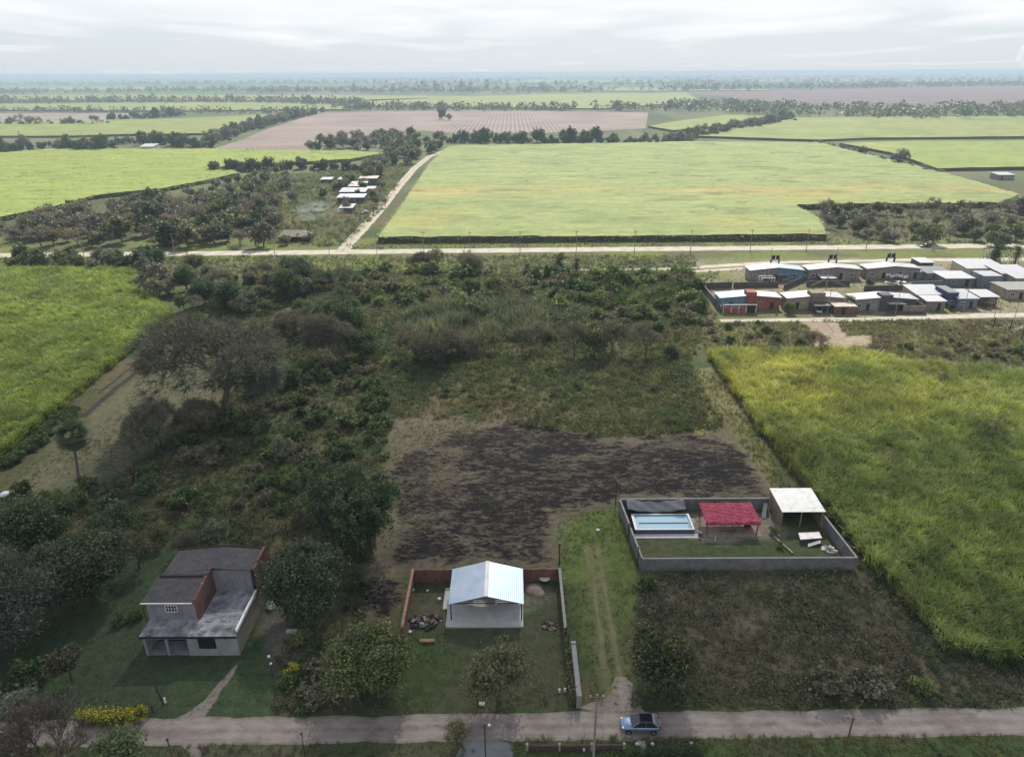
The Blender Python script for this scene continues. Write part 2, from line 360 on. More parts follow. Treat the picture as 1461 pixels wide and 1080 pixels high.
bm = t.math('MULTIPLY', t.math('MULTIPLY', t.ramp(th, [(.40, 0), (.53, 1)]), fl), t.ramp(bf, [(.02, 0), (.25, 1)]))
char = t.mix(t.ramp(n2, [(.35, 0), (.7, 1)]), (.009, .008, .0085), (.026, .023, .023))
c = t.mix(bm, c, char)
principled(t, out, c, .97, .08, 0, t.bump(t.math('ADD', n1, t.math('MULTIPLY', n2, .4)), .6, .35)); me.materials.append(m)
tag(link('ground', me), kind='structure')

# ================================================================== ROADS AND PATHS
def road_material(name, c1, c2, rut=None, scale=1.2):
    m, t, out = newmat(name); v = t.obj()
    n = t.noise(t.scaled(v, (.35, 1, 1)), scale, 7, .65); n2 = t.noise(v, .25, 4, .6); n3 = t.noise(v, 5, 3)
    c = t.mix(t.ramp(n, [(.3, 0), (.7, 1)]), c1, c2)
    c = t.mix(t.ramp(n2, [(.45, 0), (.7, .6)]), c, tuple(x * .62 for x in c1))
    if rut:
        at = t.node('ShaderNodeAttribute', attribute_name='Col').outputs[0]; c = t.mix(t.math('MULTIPLY', at, t.math('MULTIPLY', t.ramp(t.noise(v, .9, 5, .7), [(.36, .1), (.62, 1)]), t.ramp(n2, [(.3, .5), (.6, 1)]))), c, rut)
    pt = t.ramp(t.noise(t.scaled(v, (.6, 1, 1)), .7, 6, .7), [(.56, 0), (.68, .55)]); c = t.mix(pt, c, tuple(x * .55 for x in c1))
    principled(t, out, c, .95, .1, 0, t.bump(t.math('ADD', n, t.math('MULTIPLY', n3, .4)), .5, .12)); MAT[name] = m
def strip(name, pts, width, z, mat, step=1.2, ragged=.5, cross=9, seed=0, rutfn=None):
    P = np.array(pts, float); seg = np.linalg.norm(np.diff(P, axis=0), axis=1); s = np.concatenate(([0], seg.cumsum()))
    n = max(2, int(s[-1] / step)); q = np.linspace(0, s[-1], n); x = np.interp(q, s, P[:, 0]); y = np.interp(q, s, P[:, 1])
    k = max(1, int(3 / step)) * 2 + 1
    if len(P) > 2 and n > k * 2:
        ker = np.ones(k) / k; pad = k // 2
        for _ in range(2):
            x = np.convolve(np.pad(x, pad, 'edge'), ker, 'valid'); y = np.convolve(np.pad(y, pad, 'edge'), ker, 'valid')
    tx, ty = np.gradient(x), np.gradient(y); L = np.hypot(tx, ty) + 1e-9; nx, ny = -ty / L, tx / L
    wd_ = np.interp(q / s[-1], np.linspace(0, 1, len(width)), width) if isinstance(width, (list, tuple)) else np.full(n, width)
    wl = wd_ / 2 + (fbm(q, q * 0 + seed, 3.5, 40 + seed) - .5) * 2 * ragged; wr = wd_ / 2 + (fbm(q, q * 0 + seed + 50, 3.5, 60 + seed) - .5) * 2 * ragged
    u = np.linspace(0, 1, cross); off = -wr[:, None] + (wl + wr)[:, None] * u
    V = np.stack((x[:, None] + nx[:, None] * off, y[:, None] + ny[:, None] * off, np.full((n, cross), z)), -1).reshape(-1, 3)
    ii = np.arange(n * cross).reshape(n, cross); Q = np.stack((ii[:-1, :-1], ii[1:, :-1], ii[1:, 1:], ii[:-1, 1:]), -1).reshape(-1, 4)[:, ::-1]
    rc = rutfn(u) if rutfn else u * 0
    col = np.repeat(np.tile(rc, n)[:, None], 3, 1)
    return tag(link(name, npmesh(name, V, Q, col, mat)), kind='structure')
road_material('dirt', (.22, .185, .165), (.35, .30, .27), (.12, .11, .078), .9)
road_material('pale_gravel', (.34, .31, .25), (.44, .41, .34), (.2, .19, .12), .4)
road_material('track_soil', (.34, .30, .24), (.42, .38, .31), (.17, .17, .075), .6)
road_material('path_soil', (.17, .145, .125), (.25, .21, .185))
road_material('ditch_soil', (.03, .028, .024), (.06, .052, .04))
road_material('concrete_paving', (.19, .19, .195), (.25, .245, .245))
road_material('rut_soil', (.125, .125, .06), (.165, .155, .085))
road_material('rubble_drive', (.17, .145, .12), (.33, .28, .25), None, 3.5)
strip('dirt_road', [(-120, 52.6), (-60, 52.9), (-30, 53.3), (0, 53.55), (30, 53.8), (90, 54.1)], 3.4, .012, 'dirt', .5, .45, 21, seed=1, rutfn=lambda u: .75 * np.exp(-((u - .5) / .09) ** 2) + np.exp(-((u - .0) / .09) ** 2) + np.exp(-((u - 1.) / .09) ** 2) + .35 * np.exp(-((u - .2) / .04) ** 2) + .35 * np.exp(-((u - .8) / .04) ** 2))
hum = lambda u: np.exp(-((u - .5) / .12) ** 2) * .0 + (np.exp(-((u - .02) / .1) ** 2) + np.exp(-((u - .98) / .1) ** 2)) * .7
strip('main_road', [(-420, 262), (-170, 266.4), (0, 270.2), (120, 272.2), (190, 273.5), (430, 279)], 7.6, .03, 'pale_gravel', 3, .5, seed=2, rutfn=hum)
two = lambda u: np.exp(-((u - .5) / .11) ** 2) + .8 * np.exp(-((u - .0) / .07) ** 2) + .8 * np.exp(-((u - 1.) / .07) ** 2)
strip('farm_track', [G(487, 361), G(500, 345), G(520, 324), G(545, 296), G(570, 265), G(592, 240), G(612, 224), G(640, 213)], 5.2, .05, 'track_soil', 2, .6, 13, seed=3, rutfn=two)
strip('canal_track', [G(770, 386), G(950, 384), G(1100, 375), G(1300, 371), G(1470, 370), G(1750, 372)], [2, 3.4, 3.8, 5, 6], .02, 'pale_gravel', 2, .5, seed=4)
strip('village_lane', [G(985, 388), G(1060, 383)], 2.6, .021, 'track_soil', 1.5, .4, seed=9)
strip('village_street', [G(1020, 458), G(1110, 456.5), G(1230, 456), G(1350, 452), G(1480, 449), G(1800, 446)], [2.4, 3.2, 3.6, 3.6, 3.2], .022, 'pale_gravel', 1.5, .5, seed=5)
strip('footpath', [G(250, 1052), G(268, 1030), G(300, 1000), G(322, 972), G(338, 948)], [5.5, 2.2, 1.4, 1.1, .5], .008, 'path_soil', .4, .5, seed=6)
strip('footpath', [G(262, 1055), G(275, 1068), G(288, 1090)], [.9, .8, 1.0], .008, 'path_soil', .4, .15, seed=7)
strip('ditch', [G(218, 512), G(150, 567), G(112, 600)], 1.5, .006, 'ditch_soil', .6, .4, seed=15)
strip('ditch', [G(205, 510), G(140, 562)], .7, .006, 'ditch_soil', .6, .3, seed=16)
strip('wheel_track', [(10.75, 55.4), (10.5, 62), (10.75, 70), (10.9, 78), (11.2, 86)], [.8, .6, .45, .3, .1], .007, 'rut_soil', .3, .3, 5, seed=21)
strip('wheel_track', [(12.2, 55.4), (12.1, 62), (12.15, 70), (12.2, 78), (12.3, 86)], [.8, .6, .45, .3, .1], .007, 'rut_soil', .3, .3, 5, seed=22)
strip('drive', [(11.0, 54.6), (11.5, 56), (12.1, 58.2), (12.2, 60.2)], [8.5, 4.2, 2.6, .8], .009, 'rubble_drive', .2, .9, 11, seed=23)
strip('paving', [G(700, 1054), G(685, 1100)], [5.2, 5.6], .009, 'concrete_paving', .5, .25, seed=8)
strip('ditch', [G(952, 381), G(1080, 378), G(1200, 374)], [1.2, 1.8, 1.2], .012, 'ditch_soil', 1.2, .5, seed=17)

# ================================================================== FIELDS
def clipgrid(poly, step):
    P = np.array(poly); lo, hi = P.min(0) - step, P.max(0) + step
    x = np.arange(lo[0], hi[0] + step, step); y = np.arange(lo[1], hi[1] + step, step)
    Xg, Yg = np.meshgrid(x, y); sh = Xg.shape; Xf, Yf = Xg.ravel(), Yg.ravel()
    ins = inside(Xf, Yf, poly); _, qx, qy = nearest(Xf, Yf, poly)
    ii = np.arange(Xf.size).reshape(sh); Q = np.stack((ii[:-1, :-1], ii[:-1, 1:], ii[1:, 1:], ii[1:, :-1]), -1).reshape(-1, 4)
    Q = Q[ins[Q].any(1)]; Xf = np.where(ins, Xf, qx); Yf = np.where(ins, Yf, qy)
    used = np.unique(Q); mp = np.zeros(Xf.size, int); mp[used] = np.arange(len(used))
    return Xf[used], Yf[used], mp[Q], ins[used]
vcolmat('crop_top', .9, (.65, 1.35), .55, .9); vcolmat('crop_far', .9, (.84, 1.16), .3, .6, .16)
def blades(n, h, spread, lean, w, seed, segs=2):
    """a tuft: n arching blades"""
    r = np.random.default_rng(seed); V = []; Q = []
    for i in range(n):
        a = r.uniform(0, 6.283); b = r.uniform(0, 6.283); rad = spread * math.sqrt(r.uniform()); p = np.array((rad * math.cos(b), rad * math.sin(b), 0))
        hh = h * r.uniform(.65, 1.1); L = lean * r.uniform(.4, 1.2); d = np.array((math.cos(a), math.sin(a), 0)); sdv = np.array((-math.sin(a), math.cos(a), 0))
        b0 = len(V)
        for k in range(segs + 1):
            tt = k / segs; q = p + d * L * tt ** 1.8 + np.array((0, 0, hh * (tt - .38 * (L / hh if hh else 0) * tt ** 3)))
            ww = w * (1 - tt * .85) / 2 * (.7 if k == 0 else 1); V += [q - sdv * ww, q + sdv * ww]
        for k in range(segs): Q.append((b0 + 2 * k, b0 + 2 * k + 1, b0 + 2 * k + 3, b0 + 2 * k + 2))
    return np.array(V), np.array(Q)
def weed(n, rad, h, leaf, seed):
    """a bushy weed: n leaf cards through a low dome"""
    r = np.random.default_rng(seed); d = r.normal(size=(n, 3)); d /= np.linalg.norm(d, axis=1)[:, None]; d[:, 2] = np.abs(d[:, 2])
    c = d * (r.uniform(.25, 1, (n, 1)) ** .5) * np.array((rad, rad, h)); return leafcards(c, leaf * r.uniform(.6, 1.3, n), r)
def leafcards(c, s, r, asp=.55, droop=0.0):
    n = len(c); a = r.normal(size=(n, 3)); a[:, 2] = a[:, 2] * .7 - droop; a /= np.linalg.norm(a, axis=1)[:, None]
    b = np.cross(a, r.normal(size=(n, 3))); b /= np.linalg.norm(b, axis=1)[:, None] + 1e-9
    s = s[:, None]; V = np.stack((c - a * s, c + b * s * asp, c + a * s, c - b * s * asp), 1).reshape(-1, 3)
    return V, np.arange(4 * n).reshape(n, 4)
def scatter(name, mat, temps, x, y, z, sxy, sz, cols, label=None, cat=None, seed=0, jit=.18, parent=None, kind='stuff'):
    r = np.random.default_rng(seed); n = len(x); k = r.integers(0, len(temps), n); rot = r.uniform(0, 6.283, n); VV = []; QQ = []; CC = []; base = 0
    for i, (V, Q) in enumerate(temps):
        j = np.nonzero(k == i)[0]
        if not len(j): continue
        c, s_ = np.cos(rot[j])[:, None], np.sin(rot[j])[:, None]
        vx = (V[None, :, 0] * c - V[None, :, 1] * s_) * sxy[j][:, None] + x[j][:, None]; vy = (V[None, :, 0] * s_ + V[None, :, 1] * c) * sxy[j][:, None] + y[j][:, None]
        vz = V[None, :, 2] * sz[j][:, None] + (z[j][:, None] if hasattr(z, '__len__') else z)
        VV.append(np.stack((vx, vy, vz), -1).reshape(-1, 3)); QQ.append((Q[None] + (np.arange(len(j)) * len(V))[:, None, None] + base).reshape(-1, Q.shape[1]))
        jj = 1 + r.uniform(-jit, jit, (len(j), len(V) // 2 if len(V) % 4 else len(V) // 4, 1))
        rep = 2 if len(V) % 4 else 4
        CC.append((cols[j][:, None, :] * np.repeat(jj, rep, 1)).reshape(-1, 3)); base += len(j) * len(V)
    me = npmesh(name, np.concatenate(VV), np.concatenate(QQ), np.concatenate(CC), mat)
    if parent: return link(name, me, parent)
    return tag(link(name, me), label, cat, kind=kind)
def pal(x, y, cols, wl, seed, jitter=.12):
    n = fbm(x, y, wl, seed, 4); n = np.clip((n - .25) / .5, 0, .999) * (len(cols) - 1); i = n.astype(int); f = (n - i)[:, None]
    c = np.array(cols); o = c[i] * (1 - f) + c[np.minimum(i + 1, len(cols) - 1)] * f
    return o * (1 + np.random.default_rng(seed).uniform(-jitter, jitter, (len(x), 1)))
def field(name, label, poly, h, step, colfn, tuft=None, dens=0, tscale=(1, 1), mat='crop_top', bump=.25, cat='crop field', seed=0, edge=True, low=.55, jit=.3):
    """a standing crop: a root Empty-free single object: canopy, stalk sides and the blades above it in one mesh (stuff)"""
    x, y, Q, ins = clipgrid(poly, step); r = np.random.default_rng(seed)
    hf = lambda a, b: h * low + (fbm(a, b, max(step * 2.2, 5) if mat == 'crop_far' else step * 2.2, seed + 3, 3) - .5) * 2 * bump + (fbm(a, b, 14, seed + 8) - .5) * h * .2
    z = hf(x, y)
    V = [np.stack((x, y, z), -1)]; QQ = [Q]; CC = [colfn(x, y) * (.8 if mat == 'crop_far' else .5)]; base = len(x)  # canopy colour darkened, painting in the shade among the blades
    P = list(poly) + [poly[0]]                                           # sides
    for (x0, y0), (x1, y1) in zip(P[:-1], P[1:]):
        n = max(2, int(math.hypot(x1 - x0, y1 - y0) / step)); tt = np.linspace(0, 1, n + 1); xx, yy = x0 + (x1 - x0) * tt, y0 + (y1 - y0) * tt
        zz = hf(xx, yy)
        V.append(np.concatenate((np.stack((xx, yy, xx * 0), -1), np.stack((xx, yy, zz), -1)))); k = np.arange(n)
        QQ.append(np.stack((k, k + 1, k + n + 2, k + n + 1), -1) + base); base += 2 * (n + 1)
        CC.append(np.tile(np.array((.075, .07, .035)), (2 * (n + 1), 1)) * r.uniform(.6, 1.3, (2 * (n + 1), 1)))
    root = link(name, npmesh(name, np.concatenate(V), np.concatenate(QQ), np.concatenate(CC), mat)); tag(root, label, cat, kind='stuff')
    if tuft is not None:
        tx, ty = sample(poly, dens, seed); k = inframe(tx, ty); tx, ty = tx[k], ty[k]
        if edge:
            ex = []
            for (x0, y0), (x1, y1) in zip(P[:-1], P[1:]):
                n = int(math.hypot(x1 - x0, y1 - y0) * math.sqrt(dens) * (2.2 if mat != 'crop_far' else 5)); q = r.uniform(0, 1, n); o = r.normal(0, .25, (n, 2)); ex.append(np.stack((x0 + (x1 - x0) * q, y0 + (y1 - y0) * q), -1) + o)
            ex = np.concatenate(ex); ex = ex[inframe(ex[:, 0], ex[:, 1])]; ne = len(ex); tx = np.concatenate((tx, ex[:, 0])); ty = np.concatenate((ty, ex[:, 1]))
        n = len(tx); zz = np.full(n, h * low * .75)
        if edge: zz[n - ne:] = r.uniform(0, h * low * .9, ne)
        hh = (fbm(tx, ty, 7, seed + 21) * .7 + .65) * r.uniform(.8, 1.2, n) * tscale[1]
        scatter('crop_leaves', 'cane_leaves', tuft, tx, ty, zz, r.uniform(.75, 1.25, n) * tscale[0], hh, colfn(tx, ty), seed=seed, jit=jit, parent=root)
    return root
CANE = [blades(13, 1.9, .35, 1.15, .13, 100 + i, 3) for i in range(6)]
CANEF = [blades(6, 1.7, .9, 1.3, .42, 200 + i, 2) for i in range(5)]
Gc, Yc, Bc = (.13, .21, .035), (.36, .36, .05), (.12, .115, .04)
def col_right(x, y):
    c = pal(x, y, [(.135, .195, .05), (.205, .265, .072), (.275, .315, .095), (.155, .215, .058), (.32, .335, .105)], 12, 31, .25)
    w = np.clip((y - 112) / 26, 0, 1) * np.clip(1.25 - (x - 48) / 55, .2, 1) * np.clip(fbm(x, y, 13, 33) * 2.6 - .45, 0, 1); c = c + (np.array((.46, .44, .11)) - c) * w[:, None]
    b = np.clip(fbm(x, y, 9, 35) * 5 - 3.1, 0, .75); c = c + (np.array((.12, .105, .05)) - c) * b[:, None]
    return c * (.60 + .58 * np.clip((fbm(x, y, 5.5, 36, 3) - .25) / .5, 0, 1))[:, None]
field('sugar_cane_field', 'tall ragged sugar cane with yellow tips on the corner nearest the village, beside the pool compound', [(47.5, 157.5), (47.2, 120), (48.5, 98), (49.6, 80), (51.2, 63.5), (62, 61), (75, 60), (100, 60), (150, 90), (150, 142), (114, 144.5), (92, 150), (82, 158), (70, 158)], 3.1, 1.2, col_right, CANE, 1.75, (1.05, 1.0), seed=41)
def col_left(x, y):
    c = pal(x, y, [(.165, .235, .045), (.21, .275, .052), (.245, .30, .06), (.19, .26, .05)], 15, 51); b = np.clip(fbm(x, y * .4, 7, 52) * 4 - 2.6, 0, .5)
    return (c + (np.array((.10, .13, .03)) - c) * b[:, None]) * (.68 + .5 * np.clip((fbm(x, y, 6, 53, 3) - .25) / .5, 0, 1))[:, None]
LC = [G(-160, 640), G(-160, 391), G(60, 389), G(150, 388), G(192, 391), G(198, 402), G(180, 412), G(196, 420), G(246, 452), G(200, 492), G(130, 548), G(60, 606), G(0, 655), G(-70, 700)]
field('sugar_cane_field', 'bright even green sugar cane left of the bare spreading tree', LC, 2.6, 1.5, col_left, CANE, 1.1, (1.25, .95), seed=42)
def col_mid(x, y):
    c = pal(x, y, [(.215, .265, .10), (.245, .285, .11), (.265, .30, .115), (.23, .275, .105)], 40, 61, .06); s_ = fbm(x * .35, y, 18, 62)
    b = np.exp(-((y - 402 + (fbm(x, y, 30, 66) - .5) * 40) / 13) ** 2) * np.clip(s_ * 2.2 - .4, 0, .8); c = c + (np.array((.36, .29, .11)) - c) * b[:, None]
    b2 = np.clip((s_ - .56) * 6, 0, .55) * (y < 420); c = c + (np.array((.31, .28, .09)) - c) * b2[:, None]
    e = np.clip((fbm(x * .5, y, 9, 67) - .62) * 8, 0, .45); return c + (np.array((.11, .14, .05)) - c) * e[:, None]
F1 = [G(540, 347), G(1178, 343), G(1166, 318), G(1131, 299), G(1430, 296), G(1452, 284), G(1347, 252), G(1251, 228), G(1166, 207), G(991, 206), G(640, 212), G(612, 240), G(580, 290)]
field('sugar_cane_field', 'large pale green sugar cane block with a tan streak, beyond the main road', F1, 2.8, 3.0, col_mid, CANEF, .1, (1.1, .45), seed=43, low=.9, mat='crop_far', bump=.5, jit=.16)
def col_f2(x, y): return pal(x, y, [(.22, .275, .07), (.25, .30, .075), (.235, .285, .07), (.275, .31, .08)], 45, 71, .06)
F2 = [G(-150, 318), G(0, 317), G(86, 298), G(137, 284), G(240, 273), G(342, 252), G(318, 240), G(440, 235), G(500, 231), G(548, 223), G(500, 219), G(301, 216), G(68, 216), G(0, 222), G(-150, 222)]
field('sugar_cane_field', 'bright green sugar cane reaching the wood beside the main road', F2, 2.4, 4.0, col_f2, CANEF, .05, (1.3, .6), seed=44, low=.9, mat='crop_far', bump=.5, jit=.16)
def farfield(label, px, cols, wl=120, h=2.2, step=12, cat='crop field', seed=0):
    poly = GP(px); P = np.array(poly); step = max(step, float((P.max(0) - P.min(0)).max()) / 90)
    return field('crop_field', label, poly, h, step, lambda x, y: pal(x, y, cols, wl, seed), mat='crop_far', bump=.3, cat=cat, seed=seed, low=1.)
GR = [(.19, .225, .07), (.235, .265, .085), (.21, .24, .075), (.26, .28, .095)]
farfield('pale green crop field behind the hedge at the upper right, before the brown ploughed land', [(991, 197), (1040, 186), (1090, 178), (1138, 170), (1300, 169), (1461, 168), (1700, 168), (1700, 198), (1461, 198), (1234, 200), (1166, 203)], GR, 90, seed=81)
farfield('deep green crop field behind the lone umbrella tree', [(1197, 208), (1300, 205), (1461, 204), (1700, 204), (1700, 244), (1461, 243), (1337, 245), (1269, 221)], [(.19, .25, .07), (.23, .28, .075), (.21, .265, .07), (.27, .29, .085)], 40, seed=82)
farfield('pale green crop field between two dark tree lines, on the far left', [(-200, 198), (0, 197), (100, 197), (165, 195), (300, 193), (345, 183), (410, 167), (390, 165), (240, 172), (-200, 178)], GR, 80, seed=83)
farfield('narrow light green crop strip behind the left ploughed land', [(-200, 150), (0, 150), (300, 147), (470, 149), (500, 158), (240, 160), (-200, 158)], GR, 150, seed=84)
farfield('strip of pale green crop behind the large ploughed field', [(500, 148), (640, 140), (760, 136), (980, 134), (1000, 146), (860, 157), (500, 153)], GR, 150, seed=85)
farfield('green crop wedge between the right hedge and the ploughed field', [(925, 183), (960, 176), (1040, 166), (1090, 169), (1030, 182), (960, 189)], GR, 80, seed=86)
farfield('thin pale crop field before the horizon on the left', [(-200, 138), (200, 136), (480, 137), (700, 139), (480, 145), (-200, 145)], GR, 200, seed=87)
_r2 = np.random.default_rng(3)
for i, (x0, x1, ya, yb) in enumerate([(-100, 330, 125, 130), (360, 700, 127, 130), (760, 1100, 126, 131), (1050, 1600, 115, 118), (200, 640, 117.5, 119.5), (650, 980, 116, 119), (-200, 180, 115, 117), (1000, 1600, 108, 110)]):
    farfield('distant pale green field strip near the horizon', [(x0, yb), (x0 + 40, ya), (x1 - 30, ya - (x1 - x0) * .002), (x1, yb - (x1 - x0) * .002)], GR, 400, 2, 40, seed=120 + i)['group'] = 'field strips near the horizon'
def ploughed(label, px, c1, c2, pitch, seed):
    nm = 'ploughed_soil_%d' % seed; m, t, out = newmat(nm); v = t.obj(); w = t.node('ShaderNodeTexWave', wave_type='BANDS', bands_direction='X')
    t.link(v, w.inputs[0]); w.inputs['Scale'].default_value = .314 / pitch; w.inputs['Distortion'].default_value = .8; w.inputs['Detail'].default_value = 2; w.inputs['Detail Scale'].default_value = .3
    n = t.noise(v, .012, 4, .6); c = t.mix(t.ramp(w.outputs[1], [(.35, 0), (.75, 1)]), c1, c2)
    c = t.mix(1, c, t.ramp(n, [(.3, .8), (.7, 1.2)]), 'MULTIPLY'); principled(t, out, c, .95, .05); MAT[nm] = m
    x, y, Q, _ = clipgrid(GP(px), 25 if seed < 3 else 60)
    return tag(link('ploughed_field', npmesh('ploughed_field', np.stack((x, y, x * 0 + .15), -1), Q, None, nm)), kind='structure', label=label)
ploughed('ploughed field with pale rows', [(294, 216), (345, 200), (380, 185), (455, 161.5), (640, 157), (860, 160), (925, 161), (921, 184), (800, 190), (640, 190), (572, 184), (500, 198), (435, 216)], (.185, .145, .13), (.255, .21, .18), 5.5, 1)
ploughed('small ploughed field', [(-200, 163), (0, 162), (212, 162), (147, 173), (-200, 178)], (.20, .16, .145), (.25, .205, .18), 5, 2)
ploughed('wide brown ploughed land', [(985, 133), (1200, 127.5), (1461, 123.5), (1700, 121), (1700, 150), (1461, 149), (1131, 148), (1060, 141)], (.14, .10, .10), (.17, .125, .12), 9, 3)
# ================================================================== TREES
class Wood:
    def __init__(s): s.V = []; s.Q = []; s.n = 0
    def tube(s, pts, rad, k=5):
        pts = np.array(pts, float); m_ = len(pts); T = np.gradient(pts, axis=0); T /= np.linalg.norm(T, axis=1)[:, None] + 1e-9
        ref = np.array((.31, .17, .93)) if abs(T[0, 2]) < .9 else np.array((1., .1, 0)); A = np.cross(T, ref); A /= np.linalg.norm(A, axis=1)[:, None] + 1e-9; B = np.cross(T, A)
        an = np.arange(k) * 2 * math.pi / k; ring = pts[:, None] + (A[:, None] * np.cos(an)[None, :, None] + B[:, None] * np.sin(an)[None, :, None]) * np.array(rad)[:, None, None]
        i = np.arange(m_ - 1)[:, None] * k; j = np.arange(k)[None]; jn = (j + 1) % k
        s.V.append(ring.reshape(-1, 3)); s.Q.append(np.stack((i + j, i + jn, i + k + jn, i + k + j), -1).reshape(-1, 4) + s.n); s.n += m_ * k
    def mesh(s, name, col, mat='twigs', seed=0):
        V = np.concatenate(s.V); r = np.random.default_rng(seed); return npmesh(name, V, np.concatenate(s.Q), np.array(col)[None] * r.uniform(.75, 1.25, (len(V), 1)), mat)
def rot_about(d, ang, az):
    a = np.cross(d, (.3, .9, .2)); a /= np.linalg.norm(a); b = np.cross(d, a)
    return d * math.cos(ang) + (a * math.cos(az) + b * math.sin(az)) * math.sin(ang)
def grow(w, r, p, d, L, rad, lev, nch, ang, up, flat, tips, lmul=.76, minr=.012):
    mid = p + d * L * .5 + r.normal(0, .06 * L, 3); q = p + d * L + r.normal(0, .05 * L, 3)
    w.tube((p, mid, q), (rad, rad * .85, rad * .68), 6 if rad > .12 else (4 if rad > .04 else 3))
    if lev == 0: tips.append((q, d)); return
    n = nch if isinstance(nch, int) else nch[len(nch) - lev] if lev <= len(nch) else nch[0]; a0 = r.uniform(0, 6.28)
    for i in range(n):
        dd = rot_about(d, r.uniform(*ang), a0 + i * 6.283 / n + r.uniform(-.5, .5)); dd[2] = dd[2] * flat + up; dd /= np.linalg.norm(dd)
        grow(w, r, q if i or lev > 3 else q, dd, L * lmul * r.uniform(.75, 1.2), max(minr, rad * (.62 if n > 1 else .8)), lev - 1, nch, ang, up, flat, tips, lmul, minr)
PROTO = {}
def reg(name, trunk, crown): PROTO.setdefault(name, []).append((trunk, crown))
def clumpcol(r, cols, nclump, per, jit=.25):
    c = np.array(cols)[r.integers(0, len(cols), nclump)] * r.uniform(1 - jit, 1 + jit, (nclump, 1)); return np.repeat(np.repeat(c, per, 0) * r.uniform(.8, 1.2, (nclump * per, 1)), 4, 0)
def tree_bare(kind, seed, H, lev, nch, ang, up, flat, twc, leafc, nleaf, trunk_l=.22, twl=.55, tww=.035, leafs=.16, lmul=.78, ntw=7, bark=(.075, .06, .05), stems=1, r0=None):
    r = np.random.default_rng(seed); w = Wood(); tips = []
    for s_ in range(stems):
        d = np.array((0, 0, 1.)) + r.normal(0, .09 if stems == 1 else .45, 3) * (1, 1, 0); d /= np.linalg.norm(d)
        grow(w, r, np.array((0., 0, -.1)) + r.normal(0, .12 * (stems > 1), 3) * (1, 1, 0), d, H * trunk_l, r0 or H * .026, lev, nch, ang, up, flat, tips, lmul)
    tp = np.array([t_[0] for t_ in tips]); td = np.array([t_[1] for t_ in tips]); n = len(tp)
    o = np.repeat(tp, ntw, 0); dd = np.repeat(td, ntw, 0) + r.normal(0, .6, (n * ntw, 3)); dd[:, 2] += up * .5; dd /= np.linalg.norm(dd, axis=1)[:, None]
    o = o - dd * r.uniform(0, .5, (n * ntw, 1)) * twl; L = twl * H / 9 * r.uniform(.5, 1.5, (n * ntw, 1)); sdv = np.cross(dd, r.normal(size=(n * ntw, 3))); sdv /= np.linalg.norm(sdv, axis=1)[:, None] + 1e-9
    wv = sdv * tww * H / 9
    V = np.stack((o - wv, o + wv, o + dd * L + wv * .3, o + dd * L - wv * .3), 1).reshape(-1, 3)
    col = np.array(twc)[None] * np.repeat(r.uniform(.65, 1.35, (n * ntw, 1)), 4, 0); Q = np.arange(len(V)).reshape(-1, 4)
    if nleaf:
        k = r.integers(0, n, nleaf); c = tp[k] + r.normal(0, .035 * H, (nleaf, 3)); LV, LQ = leafcards(c, leafs * r.uniform(.5, 1.3, nleaf), r)
        cc = np.array(leafc)[r.integers(0, len(leafc), nleaf)] * r.uniform(.65, 1.3, (nleaf, 1)); V = np.concatenate((V, LV)); Q = np.concatenate((Q, LQ + len(col))); col = np.concatenate((col, np.repeat(cc, 4, 0)))
    z = V[:, 2].max() / H
    reg(kind, w.mesh('trunk', bark, seed=seed), npmesh('crown', V, Q, col, 'leaves'))
def tree_leafy(kind, seed, H, Rc, nlobe, nclump, per, leaf, cols, base=.25, trunk=.24, bark=(.07, .055, .045), clump=.11, droop=0., sq=.8, asp=.55, shell=.55, stems=1, lobr=(.34, .55)):
    r = np.random.default_rng(seed); w = Wood(); zc = H * (base + 1) / 2; hz = H * (1 - base) / 2
    lob = []
    for i in range(nlobe):
        a = i * 2.4 + r.uniform(-.4, .4); q = math.sqrt((i + .4) / nlobe); c = np.array((math.cos(a) * Rc * .68 * q, math.sin(a) * Rc * .68 * q, zc + hz * r.uniform(-.5, .62) * (1.15 - q * .6)))
        lob.append((c, Rc * r.uniform(*lobr), hz * r.uniform(lobr[0], lobr[1]) * 1.1))
    for s_ in range(stems):
        b = np.array((r.normal(0, .25), r.normal(0, .25), 0.)) * (stems > 1); top = np.array((r.normal(0, .05 * H), r.normal(0, .05 * H), H * (base + .18))) + b * 2
        w.tube((b + (0, 0, -.1), (b + top) / 2 + r.normal(0, .02 * H, 3), top), (H * .03, H * .024, H * .017), 7)
        for c, rx, rz in lob: w.tube((top * (.75, .75, .75), (top + c) / 2 + r.normal(0, .04 * H, 3), c), (H * .013, H * .009, H * .004), 4)
    k = r.integers(0, nlobe, nclump); d = r.normal(size=(nclump, 3)); d /= np.linalg.norm(d, axis=1)[:, None]; rad = r.uniform(0, 1, (nclump, 1)) ** (shell * .6) * r.uniform(.82, 1.12, (nclump, 1))
    LC_ = np.array([l[0] for l in lob])[k]; LR = np.array([(l[1], l[1], l[2]) for l in lob])[k]; cc = LC_ + d * rad * LR * (1, 1, 1)
    cc[:, 2] = np.maximum(cc[:, 2], H * base * .55 + .1 * r.uniform(0, 1, nclump) * H)
    c = np.repeat(cc, per, 0) + r.normal(0, clump * Rc, (nclump * per, 3)) * (1, 1, sq)
    V, Q = leafcards(c, leaf * r.uniform(.55, 1.35, nclump * per), r, asp, droop)
    V[:, 2] = np.maximum(V[:, 2], .05)
    reg(kind, w.mesh('trunk', bark, seed=seed), npmesh('crown', V, Q, clumpcol(r, cols, nclump, per), 'leaves'))
DG = [(.030, .050, .022), (.042, .066, .028), (.022, .038, .018), (.055, .078, .03)]          # dark evergreen
